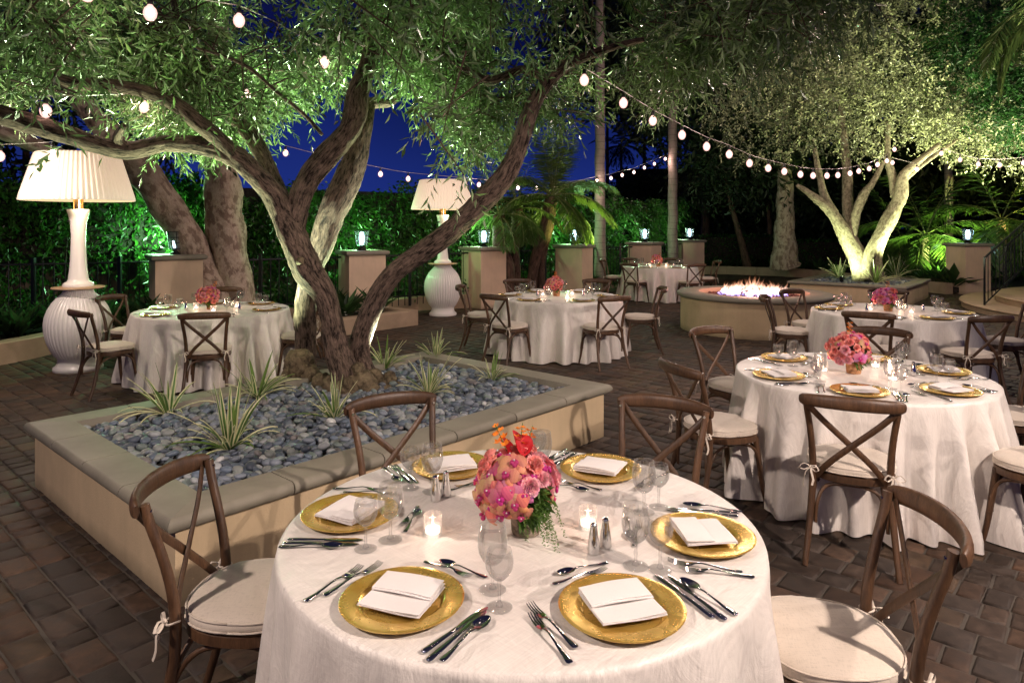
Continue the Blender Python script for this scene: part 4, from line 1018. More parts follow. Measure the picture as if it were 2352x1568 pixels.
# left low planting before the hedge
for i in range(14):
    t=i/13; X=-7.9+2.6*t; Y=9.2+1.75*t+R.uniform(-.2,.2); o=link('bedding_plant',RM[i%3],None,None,(X,Y,.17),i); o.scale=(1.2,)*3; tag(o,'dark low foliage plant at the foot of the hedge behind the left lamp','plant','dark plants behind the left lamp')
# garden house far behind
hr=empty('garden_house',(10.5,38,0)); tag(hr,'dark house with tall glass panes far behind the trees','building')
b=MB(); b.box((0,0,2.2),(9,4,4.4)); b.box((0,0,4.5),(9.6,4.6,.25)); b.build('wall',M['bwall_dark'] if 'bwall_dark' in M else M['soil'],hr,smooth=False)
for k in range(7):
    b=MB(); b.box((-3.6+1.2*k,-2.03,1.5),(1.08,.04,2.4)); w=b.build('window',M['window'],hr,smooth=False)
    b=MB(); b.box((-3.6+1.2*k-.57,-2.06,1.5),(.05,.05,2.5)); b.build('window_frame',M['curbstone'],w,smooth=False)

# uplight fixtures
def fixture(loc,label,tgt,e,c,ang=80):
    if label is None: spot('uplight',Vector(loc)+Vector((0,0,.14)),tgt,e,c,ang); return
    r=empty('garden_uplight',loc); tag(r,label,'light','small black garden uplights')
    b=MB(); b.lathe([(.03,0),(.045,.02),(.05,.12),(.046,.125),(.040,.11),(.001,.105)],16); b.tube([(0,0,-.08),(0,0,.02)],.01,6); b.build('housing',M['black_metal'],r)
    b=MB(); b.lathe([(.001,.112),(.038,.112)],16); b.build('lens',M['fixture_glow'],r)
    spot('uplight',Vector(loc)+Vector((0,0,.14)),tgt,e,c,ang)
# ------------------------------------------------------------------ string lights
def bulb_meshes():
    g=MB(); g.lathe([(.001,-.09),(.022,-.083),(.037,-.062),(.042,-.035),(.035,-.010),(.018,.008),(.014,.02)],18)
    k=MB(); k.lathe([(.014,.012),(.018,.018),(.018,.055),(.008,.065),(.001,.066)],10)
    f=MB(); f.ico((0,0,-.036),.023,(1,1,1.2),2)
    return g.mesh('bulb_glass',M['bulb_glass']),k.mesh('socket',M['socket']),f.mesh('filament',M['bulb'])
BG,BK,BF=bulb_meshes()
def strand(label,pts,planA,planB,ext=(),light=None,every=3,le=5):
    """pts: photo pixels of bulbs; planA/planB: (px, depth) fixing the vertical plane the strand hangs in"""
    (ax,aY),(bx,bY)=planA,planB; A=Vector(((ax-CX)*aY/FPX,aY)); B=Vector(((bx-CX)*bY/FPX,bY)); d=B-A
    W3=[]
    for px,py in pts:
        k=(px-CX)/FPX; t=(k*A.y-A.x)/(d.x-k*d.y); q=A+d*t; W3.append(Vector((q.x,q.y,CH-(py-HY)*q.y/FPX)))
    W3+= [Vector(p) for p in ext]
    o=W3[0]; r=empty('string_lights',o); tag(r,label,'string lights','strings of round bulbs over the patio')
    b=MB(); path=[p-o+Vector((0,0,.075)) for p in W3]; fine,_=catmull(path,.3); b.tube(fine,.0045,4,False); b.build('cable',M['wire'],r)
    for i,p in enumerate(W3):
        bb=link('bulb',BF,None,r,p-o); link('glass',BG,None,bb); link('socket',BK,None,bb)
        if i%every==1: point('bulb_light',p-Vector((0,0,.1)),le*every,(1,.70,.62),.04)
    return W3
strand('long low string of bulbs sagging from the olive to the lit tree',[(1342,175),(1432,228),(1499.5,269),(1566.5,302.5),(1623,329.5),(1675,347.5),(1721.5,368.5),(1764.5,380),(1801.5,388),(1838.5,395),(1867.5,398),(1899.5,398.5),(1924.5,397.5),(1952.5,393.5),(1972.5,388.5),(1996.5,383),(2015.5,374),(2037,365.5),(2054.5,339.5)],(1342,6.2),(2054,15.2),le=1.8)
strand('distant string of bulbs passing behind the second white lamp',[(656,346),(760,372),(874,395),(937.5,406),(1100,420),(1189.5,427.5),(1232.5,427.5),(1267.5,424),(1307.5,424),(1342,419),(1371,412),(1403.5,406),(1429,399),(1456,392.5),(1480,382),(1503,373.5),(1528,362)],(656,10.5),(1528,20),le=4)
strand('short string of bulbs at the right edge above the pillar',[(2050,370),(2106,385),(2162,348.5),(2205,363),(2247,373),(2296,375),(2351,370),(2400,360)],(2050,15.2),(2400,13),le=3)
strand('near string of clear bulbs tangled in the olive crown at top left',[(200,-30),(345,17),(549,36),(745,134)],(345,4.4),(745,6),le=1.5,every=4)
strand('string of bulbs crossing in front of the left lamp shade',[(-60,348),(0,350),(121,342)],(0,6.6),(121,7.3),le=2,every=4)
strand('string of bulbs under the olive crown at left',[(105,244),(330,235),(565,209)],(105,5.2),(565,6.4),le=2,every=4)
strand('added unseen string of bulbs overhead, above the nearest table',[(1420,-150),(1700,-420)],(1420,5),(1700,3.4),ext=[(1.9,2.2,3.9),(2.3,1.2,3.8),(2.7,.2,3.8),(3.0,-.8,3.9)],le=2)  # unseen strand, added as a source for the fill light

# uplights: one with its fixture, the rest unseen lamps under the lit foliage
fixture((7.5,15.75,.45),'black uplight at the foot of the lit olive in the far planter',at(1972,520,16.4),270,(.86,1,.56),130)
fixture((8.95,15.6,.42),None,(9.4,16.0,5),1100,(.92,1,.55),110)
fixture((10.6,15.0,.3),None,(11.0,15.8,4.6),1900,(1,.97,.62),110)
fixture((-2.4,6.0,.34),None,(-1.78,6.32,2.0),900,(.85,1,.72),38)
fixture((-1.12,6.12,.38),None,(-1.5,6.3,2.15),520,(.84,1,.74),44)
fixture((-2.15,6.85,.36),None,(-1.65,6.25,2.6),400,(.80,1,.62),60)
fixture((-2.25,6.1,.2),None,(-2.8,5.7,3.4),900,(.78,1,.60),95)
fixture((-1.7,7.0,.40),None,(-1.6,6.5,4),1000,(.72,1,.55),100)
fixture((-.30,6.5,.40),None,(.25,5.7,2.6),150,(.95,1,.55),60)
fixture((-4.9,6.0,.02),None,(-4.6,5.7,3.4),480,(.90,1,.68),100)
fixture((8.6,13.6,.05),None,(10.4,15.5,6),1300,(.92,1,.58),66)
spot('palm_light',(2.2,15.0,.6),(1.0,15.5,3.2),380,(.85,1,.25),80)
spot('palm_light',(11.4,18.2,.3),(11.8,19.2,3.0),1300,(.70,1,.25),110)
spot('palm_light',(13.4,17.0,1.3),(13.6,18.6,3.2),900,(1,.8,.2),110)
spot('tree_light',(13.2,14.5,.6),(13.4,15.6,6),1200,(.10,1,.12),70)

# ------------------------------------------------------------------ crossback chairs
def chair_meshes():
    out={}
    def ring(k=1.0,n=40):
        pts=[]
        for i in range(n):
            a=2*PI*i/n; c,s=math.cos(a),math.sin(a); e=.80
            x=abs(c)**e*(1 if c>0 else -1)*.212; y=abs(s)**e*(1 if s>0 else -1)*.205
            x*=1+.06*(y/.2); pts.append((x*k,y*k))
        return pts
    rg=ring(); b=MB(); 
    zs=[(.97,.418),(1.0,.422),(1.005,.44),(1.0,.456),(.97,.460)]
    n=len(rg); vs=[(x*k,y*k,z) for k,z in zs for x,y in rg]; fs=[(i*n+j,i*n+(j+1)%n,(i+1)*n+(j+1)%n,(i+1)*n+j) for i in range(4) for j in range(n)]
    b.add(vs,fs+[tuple(range(n-1,-1,-1)),tuple(4*n+j for j in range(n))]); out['seat_frame']=(b.mesh('seat_frame',M['wood'],True,40),0)
    b=MB(); zs=[(.86,.461),(.97,.463),(1.015,.472),(1.02,.485),(1.01,.498),(.95,.508),(.82,.516),(.6,.521),(.3,.523),(.02,.5235)]
    def cz(k,z,x,y): return z+.0035*math.sin(x*31+1)*math.sin(y*27)*k+.003*math.sin(x*60)*k
    vs=[(x*k,y*k-.0,cz(k,z,x,y)) for k,z in zs for x,y in rg]; fs=[(i*n+j,i*n+(j+1)%n,(i+1)*n+(j+1)%n,(i+1)*n+j) for i in range(len(zs)-1) for j in range(n)]
    b.add(vs,fs+[tuple(range(n-1,-1,-1)),tuple((len(zs)-1)*n+j for j in range(n))]); out['cushion']=(b.mesh('cushion',M['cushion'],True,60),0)
    b=MB()
    for z,k in((.472,1.022),(.500,1.012)): b.tube([(x*k,y*k,z) for x,y in rg+rg[:1]],.0035,6)
    out['piping']=(b.mesh('piping',M['cushion'],True),1)
    for s in(-1,1):
        b=MB(); P,r=catmull([(s*.158,.152,.44),(s*.168,.168,.30),(s*.182,.19,.12),(s*.192,.215,0)],.04,[.019,.018,.015,.013]); b.tube(P,r,10); out['leg%d'%s]=(b.mesh('leg',M['wood'],True,50),0)
        b=MB(); P,r=catmull([(s*.215,-.285,0),(s*.20,-.235,.15),(s*.186,-.195,.32),(s*.180,-.185,.46),(s*.183,-.195,.58),(s*.193,-.222,.70),(s*.207,-.255,.81),(s*.214,-.268,.872)],.03,[.0145,.016,.018,.0185,.0175,.0165,.0165,.016]); b.tube(P,r,10); out['rear_post%d'%s]=(b.mesh('rear_post',M['wood'],True,50),0)
        # X slat
        b=MB(); P,_=catmull([(s*.212,-.292,.845),(s*.13,-.272-.006*s,.755),(0,-.245-.007*s,.63),(-s*.10,-.222-.006*s,.53),(-s*.172,-.185,.432)],.03); b.tube(P,.015,8,True,(1.05,.42),up=(0,1,0)); out['back_slat%d'%s]=(b.mesh('back_slat',M['wood'],True,60),0)
        # side brace
        b=MB(); P,_=catmull([(s*.190,.176,.20),(s*.18,.160,.31),(s*.170,.115,.385),(s*.168,.0,.408),(s*.170,-.115,.385),(s*.18,-.180,.31),(s*.192,-.208,.20)],.02); b.tube(P,.0095,8); out['side_brace%d'%s]=(b.mesh('brace',M['wood'],True,50),0)
    for y0,y1,nm in((.172,.150,'f'),(-.198,-.168,'r')):
        b=MB(); P,_=catmull([(-.168,y0,.20),(-.158,y0,.31),(-.115,y1,.388),(0,y1,.408),(.115,y1,.388),(.158,y0,.31),(.168,y0,.20)],.02); b.tube(P,.0095,8); out['brace'+nm]=(b.mesh('brace',M['wood'],True,50),0)
    # bent top rail
    b=MB(); pts=[];
    for i in range(21):
        t=-1+2*i/20; x=.238*math.sin(t*1.12)/math.sin(1.12); y=-.268-.075*(math.cos(t*1.12)-math.cos(1.12))/(1-math.cos(1.12)); pts.append((x,y-.012,.858+.012*(1-t*t)))
    rad=[.034*(.72+.28*math.sin(PI*min(1,max(0,i/20*1.0+.0)))**.5) for i in range(21)]; rad[0]=.020;rad[-1]=.020
    b.tube(pts,rad,14,True,(1.0,.50),up=(0,0,1))
    out['top_rail']=(None,0)
    # tube flat: u along up(z)*t , w along side -> want tall and thin: rebuild with flat swapped
    b=MB(); b.tube(pts,rad,14,True,(.50,1.05),up=(0,0,1)); out['top_rail']=(b.mesh('top_rail',M['wood'],True,60),0)
    b=MB()
    for s in(-1,1): b.tube([(s*.210,-.243,.850),(s*.210,-.249,.850)],.006,8)
    out['screw']=(b.mesh('screw',M['steel'],True,40),0)
    for s in(-1,1):
        b=MB(); c=Vector((s*.186,-.203,.49)); out_=Vector((s*.35,-1,0)).normalized(); sd=Vector((s,.3,0)).normalized()
        b.tube([(c+Vector((math.cos(a)*.022,math.sin(a)*.022+.012,.003*math.sin(a*2)))) for a in [2*PI*k/12 for k in range(13)]],.0035,5)
        k0=c+out_*.012
        b.ico(k0,.009,(1,1,1),1)
        for q,(u,w,l) in enumerate([(1,.2,.055),(-1,.1,.05)]):
            dd=(sd*u+out_*.4).normalized(); P,_=catmull([k0,k0+dd*l*.6+Vector((0,0,.016)),k0+dd*l+Vector((0,0,-.006)),k0+dd*l*.6-Vector((0,0,.016)),k0],.012); b.tube(P,.0042,5,True,(1.2,.6))
        for u,l in((.5,.105),(-.35,.085)):
            P,_=catmull([k0,k0+sd*u*.03+out_*.02-Vector((0,0,.02)),k0+sd*u*.06+out_*.02-Vector((0,0,l*.7)),k0+sd*u*.05+out_*.03-Vector((0,0,l))],.015); b.tube(P,.0042,5,True,(1.3,.5))
        out['tie%d'%s]=(b.mesh('tie',M['cushion'],True,60),0)
    return out
CM=chair_meshes()
def chair(x,y,rz,label,group):
    r=empty('crossback_chair',(x,y,0),rz); tag(r,label,'chair',group)
    cu=None
    for k,(me,sub) in CM.items():
        nm=me.name.split('.')[0]
        if sub and cu: link('piping',me,None,cu)
        else:
            o=link(nm,me,None,r)
            if nm=='cushion': cu=o
    return r

# ------------------------------------------------------------------ table things
def cloth_mesh(Rt,H=.762,seed=0,n=420,fl=.15,fa=1):
    r=random.Random(seed); m=34; V=[];F=[]
    fold=[(r.randint(12,29),r.random()*2*PI,r.uniform(.3,1)) for _ in range(7)]
    def fo(a):
        s=0
        for k,p,w in fold: s+=w*math.sin(k*a+p+.35*math.sin(2*a+p))
        s/=2.0
        return s
    V.append((0,0,H)); rings=[]
    for k in range(1,7): rings.append(('t',Rt*k/6.0*.985,H))
    for k in range(m+1): rings.append(('s',k/m,0))
    for typ,a0,z0 in rings:
        for j in range(n):
            a=2*PI*j/n
            if typ=='t': rr=a0; z=z0+.0008*math.sin(9*a+a0*8)*(a0/Rt)
            else:
                t=a0
                f=fo(a); z=H-.004-(H-.012)*t**1.15-.012*math.sin(min(1,t*8)*PI/2); z=max(.006,z)
                env=min(1,(max(0,t-.02)/.9))**1.05
                rr=Rt+.006*math.sin(min(1,t*10)*PI/2)+fl*env*(.45)+ .11*fa*env*f + .010*env*math.sin(37*a+seed+3*t)*max(0,f)
                if t>.93: z=max(.006,z+.012*math.sin(5*a+seed)*(t-.93)/.07)
            V.append((rr*math.cos(a),rr*math.sin(a),z))
    for j in range(n): F.append((0,1+j,1+(j+1)%n))
    q=[]
    for i in range(len(rings)-1):
        for j in range(n): a=1+i*n+j;b_=1+i*n+(j+1)%n; F.append((a,a+n,b_+n,b_))
    me=bpy.data.meshes.new('tablecloth'); me.from_pydata(V,[],F); me.materials.append(M['cloth']); me.polygons.foreach_set('use_smooth',[True]*len(F)); me.update(); return me
def lathe_mesh(name,prof,mat,n=28,ang=60): b=MB(); b.lathe(prof,n); return b.mesh(name,mat,True,ang)
b=MB(); b.lathe([(.001,.004),(.10,.004),(.104,.0045),(.112,.0135),(.118,.0165),(.150,.0175),(.160,.020),(.163,.018),(.160,.014),(.118,.009),(.105,.001),(.001,.001)],72); CH_M=b.mesh('charger_plate',M['gold'],True,50)
def slab(b,x0,x1,y0,y1,z,th,seed,nx=14,ny=10,warp=.002):
    r=random.Random(seed); a,bb=r.random()*6,r.random()*6
    def zz(x,y): return z+warp*math.sin(x*25+a)+warp*.7*math.sin(y*30+bb)
    V=[]
    ex=.004
    prof=[(0,0,0),(-ex,ex,.5),(0,0,1)]
    for top in(1,0):
        for i in range(nx+1):
            for j in range(ny+1):
                x=x0+(x1-x0)*i/nx; y=y0+(y1-y0)*j/ny; edge=(i in(0,nx)) or (j in(0,ny))
                V.append((x,y,zz(x,y)+(th*(.8 if edge else 1) if top else th*(.2 if edge else 0))))
    F=[]; N=(nx+1)*(ny+1); I=lambda i,j:i*(ny+1)+j
    for i in range(nx):
        for j in range(ny): F.append((I(i,j),I(i+1,j),I(i+1,j+1),I(i,j+1))); F.append((N+I(i,j),N+I(i,j+1),N+I(i+1,j+1),N+I(i+1,j)))
    for i in range(nx): F.append((I(i,0),N+I(i,0),N+I(i+1,0),I(i+1,0))); F.append((I(i,ny),I(i+1,ny),N+I(i+1,ny),N+I(i,ny)))
    for j in range(ny): F.append((I(0,j),I(0,j+1),N+I(0,j+1),N+I(0,j))); F.append((I(nx,j),N+I(nx,j),N+I(nx,j+1),I(nx,j+1)))
    b.add(V,F)
def napkin_mesh(seed):
    b=MB(); z=.0185
    slab(b,-.088,.088,-.080,.078,z,.004,seed); slab(b,-.087,.086,-.079,.077,z+.0045,.004,seed+1)
    slab(b,-.085,.087,-.010,.080,z+.009,.0045,seed+2); slab(b,-.087,.084,-.006,.079,z+.014,.005,seed+3,warp=.0026)
    return b.mesh('napkin',M['napkin'],True,50)
NM=[napkin_mesh(i*5) for i in range(3)]
def shell(outer,th=.0011):
    inn=[(max(.0008,r-th),z+(th if k==0 else 0)) for k,(r,z) in enumerate(outer)]
    return [(.0005,outer[0][1])]+outer+inn[::-1]+[(.0005,inn[0][1]+.001)]
goblet=dict(bowl=shell([(.006,.070),(.016,.0735),(.028,.084),(.037,.102),(.041,.122),(.040,.143),(.0365,.165),(.035,.180)]),stem=[(.0005,.0035),(.012,.006),(.0055,.016),(.0045,.03),(.006,.04),(.0045,.05),(.006,.062),(.008,.071),(.0005,.0735)],foot=[(.0005,.001),(.036,.0012),(.0375,.0025),(.030,.0042),(.012,.0065),(.0005,.0075)])
wine=dict(bowl=shell([(.005,.072),(.014,.0755),(.027,.088),(.0355,.104),(.0375,.119),(.0355,.135),(.032,.152)]),stem=[(.0005,.0035),(.011,.006),(.005,.016),(.004,.045),(.0055,.066),(.007,.073),(.0005,.075)],foot=[(.0005,.001),(.033,.0012),(.0345,.0025),(.027,.0042),(.011,.0065),(.0005,.0075)])
GM={}
for nm,g in(('water_goblet',goblet),('wine_glass',wine)): GM[nm]={k:lathe_mesh(k,p,M['glass'],28,None) for k,p in g.items()}
def flatsweep(b,pts,hw,th,up=(0,0,1),n=8):
    b.tube(pts,[1.0]*len(pts),n,True,None,up)
def strip(b,pts,hw,th,n=10):
    """flat bar along y: pts (y,z), half widths, thicknesses -> elliptical section"""
    vs=[];m=len(pts)
    for i,(y,z) in enumerate(pts):
        for k in range(n): a=2*PI*k/n; vs.append((hw[i]*math.cos(a),y,z+th[i]*math.sin(a)))
    fs=[(i*n+k,i*n+(k+1)%n,(i+1)*n+(k+1)%n,(i+1)*n+k) for i in range(m-1) for k in range(n)]+[tuple(range(n-1,-1,-1)),tuple((m-1)*n+k for k in range(n))]
    b.add(vs,fs)
def cut_mesh(kind):
    b=MB(); s=.85 if 'dessert' in kind else 1.0
    H=[(-.100,.0035),(-.097,.004),(-.085,.0045),(-.05,.005),(0,.010),(.02,.0125)]
    if 'knife' in kind:
        strip(b,[(-.118,.003),(-.115,.004),(-.09,.0045),(-.04,.0045),(-.005,.0045),(0,.005)],[.004,.0085,.0085,.0065,.0055,.006],[.002,.004,.004,.0035,.003,.003])
        strip(b,[(0,.005),(.01,.005),(.03,.005),(.07,.0045),(.10,.0045),(.115,.004),(.122,.004)],[.006,.006,.0095,.0105,.010,.006,.001],[.002,.0012,.0009,.0009,.0008,.0007,.0005])
    else:
        strip(b,[(-.105,.0035),(-.102,.004),(-.09,.0042),(-.06,.005),(-.02,.010),(.01,.013),(.028,.011)],[.003,.0085,.0088,.0055,.0032,.0034,.005],[.002,.0025,.0025,.002,.0017,.0017,.0015])
        if 'fork' in kind:
            strip(b,[(.026,.011),(.035,.008),(.045,.006),(.056,.005)],[.005,.0105,.0125,.0125],[.0015,.0011,.001,.001])
            for q in range(4):
                x=(q-1.5)*.0068; vs=[];
                P=[(.055,.005),(.075,.0055),(.092,.0085),(.104,.013)]
                for i,(y,z) in enumerate(P):
                    w=.0024*(1-.55*i/3)
                    vs+=[(x-w,y,z-.0007),(x+w,y,z-.0007),(x+w,y,z+.0007),(x-w,y,z+.0007)]
                fs=[(i*4+k,i*4+(k+1)%4,(i+1)*4+(k+1)%4,(i+1)*4+k) for i in range(3) for k in range(4)]+[(12,13,14,15)]
                b.add(vs,fs)
        else:
            nu,nv=8,20; vs=[(0,.062,.0015)]
            for i in range(1,nu+1):
                for j in range(nv):
                    a=2*PI*j/nv; k=i/nu; x=.0195*k*math.cos(a)*(1-.12*math.sin(a)); y=.062+.034*k*math.sin(a); vs.append((x,y,.0015+.0095*k**2.2))
            fs=[(0,1+j,1+(j+1)%nv) for j in range(nv)]+[(1+(i-1)*nv+j,1+i*nv+j,1+i*nv+(j+1)%nv,1+(i-1)*nv+(j+1)%nv) for i in range(1,nu) for j in range(nv)]
            b.add(vs,fs)
            strip(b,[(.026,.0105),(.034,.0095)],[.0045,.004],[.0012,.0008])
    if s!=1: b.v=[(x*s,y*s,z*s) for x,y,z in b.v]
    return b.mesh(kind,M['steel'],True,50)
KM={k:cut_mesh(k) for k in('dinner_knife','butter_knife','soup_spoon','dinner_fork','salad_fork','dessert_fork','dessert_spoon')}
vg=MB(); vg.lathe([(.001,.004),(.024,.004),(.026,.010),(.0275,.07),(.029,.07),(.0285,.008),(.026,.0015),(.001,.0015)],28); VG=vg.mesh('glass_cup',M['votive_glass'],True,60)
vw=MB(); vw.lathe([(.001,.012),(.0235,.012),(.0235,.026),(.001,.025)],24); VW=vw.mesh('candle',M['wax'],True,40)
vf=MB(); vf.lathe([(.001,.026),(.0035,.029),(.0045,.034),(.003,.041),(.0005,.047)],10); VF=vf.mesh('flame',M['flame'])
sb_=MB(); sb_.lathe([(.001,.001),(.0185,.001),(.019,.004),(.0175,.03),(.0125,.06),(.0105,.076),(.0105,.08)],24); SB=sb_.mesh('body',M['steel'],True,50)
sc_=MB(); sc_.lathe([(.0105,.080),(.011,.083),(.009,.088),(.006,.090),(.0045,.0895),(.001,.087)],18); SCp=sc_.mesh('cap',M['steel'],True,60)

# bouquet blooms
def orchid_mesh(seed,c1,c2):
    r=random.Random(seed); b=MB()
    for k,(a,l,w) in enumerate([(PI/2,.042,.030),(PI/2+2.2,.040,.026),(PI/2-2.2,.040,.026),(PI/2+1.15,.044,.044),(PI/2-1.15,.044,.044)]):
        b.col=tuple(x*r.uniform(.7,1.15) for x in c1); d=Vector((math.cos(a),math.sin(a),0)); s=Vector((-d.y,d.x,0)); up=Vector((0,0,1)); pts=[]
        nl,nw=5,4; zoff=.002 if k>2 else 0
        for i in range(nl+1):
            t=i/nl; ww=w*.5*math.sin(PI*min(.97,t*.82+.16))**.8; zz=.010*t-.022*t*t+zoff
            for j in range(nw+1):
                q=-1+2*j/nw; pts.append(d*(l*t+.004)+s*ww*q+up*(zz-.005*q*q))
        cc=b.col
        for i in range(nl):
            q=[.55,.25,.08,0,.10][i]; b.col=tuple((x*(1-q)+y*q)*(1 if i<4 else .85) for x,y in zip(cc,c2))
            b.add([pts[i*(nw+1)+e] for e in range(2*(nw+1))],[(j,j+1,nw+2+j,nw+1+j) for j in range(nw)])
    b.col=c2
    for a in(-.9,.9,3.14): b.ico((.007*math.sin(a),-.004+.005*math.cos(a),.009),.0075,(1,1.1,.8),1)
    b.col=(.75,.7,.72); b.ico((0,.003,.015),.003,(1,1,1),1)
    return b.mesh('orchid',M['petal'],True,None)
def rose_mesh(seed,c,R0=.030,n=34,ruf=0):
    r=random.Random(seed); b=MB()
    for i in range(n):
        t=(i+1)/n; a=i*2.4; rr=R0*t**.7; el=1.35-1.15*t; b.col=tuple(min(1,x*(.75+.45*t)*r.uniform(.9,1.1)) for x in c)
        h=R0*(.95-.45*t); w=R0*(.35+.55*t); d=Vector((math.cos(a),math.sin(a),0)); s=Vector((-d.y,d.x,0)); base=d*rr*.35+Vector((0,0,0)); pts=[]
        for u in range(5):
            tu=u/4; rad=rr*(.35+.75*math.sin(tu*1.5)); z=h*math.sin(tu*1.6)*1.1-(.25*h*tu*tu if t>.6 else 0)
            for v in range(5):
                q=-1+2*v/4; ang=q*w/max(rr,.008)*.6*(1-.3*abs(q)*tu)*math.sin(PI*(.3+.5*tu)); dd=Vector((math.cos(a+ang),math.sin(a+ang),0)); pts.append(dd*(rad+ruf*r.uniform(-.003,.003)*tu)+Vector((0,0,z+ruf*r.uniform(-.004,.004)*tu)))
        b.add(pts,[(u*5+v,u*5+v+1,u*5+v+6,u*5+v+5) for u in range(4) for v in range(4)])
    return b.mesh('rose' if not ruf else 'carnation',M['petal_plain'],True,None)
def calla_mesh(c):
    b=MB(); b.col=c; V=[];n=20;m=8
    for i in range(m+1):
        t=i/m
        for j in range(n): a=2*PI*j/n; rr=.006+.024*t**1.6*(1+.35*math.cos(a)*t); V.append((rr*math.cos(a)*1.0,rr*math.sin(a),.06*t-.012*t*t*(1-math.cos(a))+(.018*t**3*math.cos(a))))
    b.add(V,[(i*n+j,i*n+(j+1)%n,(i+1)*n+(j+1)%n,(i+1)*n+j) for i in range(m) for j in range(n)]); return b.mesh('calla_lily',M['petal_plain'],True,None)
def spray_mesh(c):
    b=MB(); b.col=c; r=random.Random(3)
    for i in range(9):
        t=i/9; p=Vector((.012*math.sin(i*2.1),.010*math.cos(i*1.7),.02+.075*t)); 
        for k in range(5):
            a=k*1.26+i; d=Vector((math.cos(a),math.sin(a),.5)).normalized(); s=Vector((-math.sin(a),math.cos(a),0)); b.add([p,p+d*.009+s*.005,p+d*.020*(1-.4*t),p+d*.009-s*.005],[(0,1,2,3)])
    b.col=(.1,.2,.03); b.tube([(0,0,0),(0,0,.1)],.0015,4); return b.mesh('orange_spray',M['petal_plain'],True,None)
OR=(.92,.42,.24);PK=(.85,.30,.50);MG=(.55,.04,.20);CO=(.95,.38,.32);LP=(.93,.45,.50)
FM={'oo':orchid_mesh(1,OR,MG),'op':orchid_mesh(2,(.80,.30,.58),(.62,.02,.25)),'om':orchid_mesh(3,(.80,.20,.30),(.62,.03,.3)),'or':orchid_mesh(4,(.95,.45,.26),MG),'ro':rose_mesh(5,CO),'rp':rose_mesh(6,LP,.033,40,.8),'rc':rose_mesh(8,(.95,.34,.30),.034,44,1.0),'ca':calla_mesh((.62,.02,.03)),'sp':spray_mesh((1,.32,.03))}
FNAME={'oo':'orchid','op':'orchid','om':'orchid','or':'orchid','ro':'rose','rp':'carnation','rc':'carnation','ca':'calla_lily','sp':'orange_spray'}
vb_=MB(); 
for i in range(1): 
    prof=[(.001,.001),(.044,.001),(.046,.01),(.050,.06),(.055,.105),(.053,.11),(.047,.105)]; P=[(0,0,z) for r_,z in prof]
    n=36; V=[((r_*(1+.02*math.sin(k*1.9)+.012*math.sin(k*5.3)))*math.cos(2*PI*k/n),(r_*(1+.02*math.sin(k*1.9)))*math.sin(2*PI*k/n),z) for r_,z in prof for k in range(n)]
    F=[(i_*n+k,i_*n+(k+1)%n,(i_+1)*n+(k+1)%n,(i_+1)*n+k) for i_ in range(len(prof)-1) for k in range(n)]; vb_.add(V,F,[(v[0],v[1],v[2]) for v in V])
VASE=vb_.mesh('vase',M['birch'],True,50)
M['kraft']=m_bark('tan_bark_vase',(.30,.14,.06),(.68,.38,.20),24,2.0,.4)
VASE2=VASE.copy(); VASE2.materials.clear(); VASE2.materials.append(M['kraft'])
def rot_to(n,roll=0): 
    q=Vector(n).to_track_quat('Z','Y'); return (q.to_matrix()@Matrix.Rotation(roll,3,'Z')).to_euler()
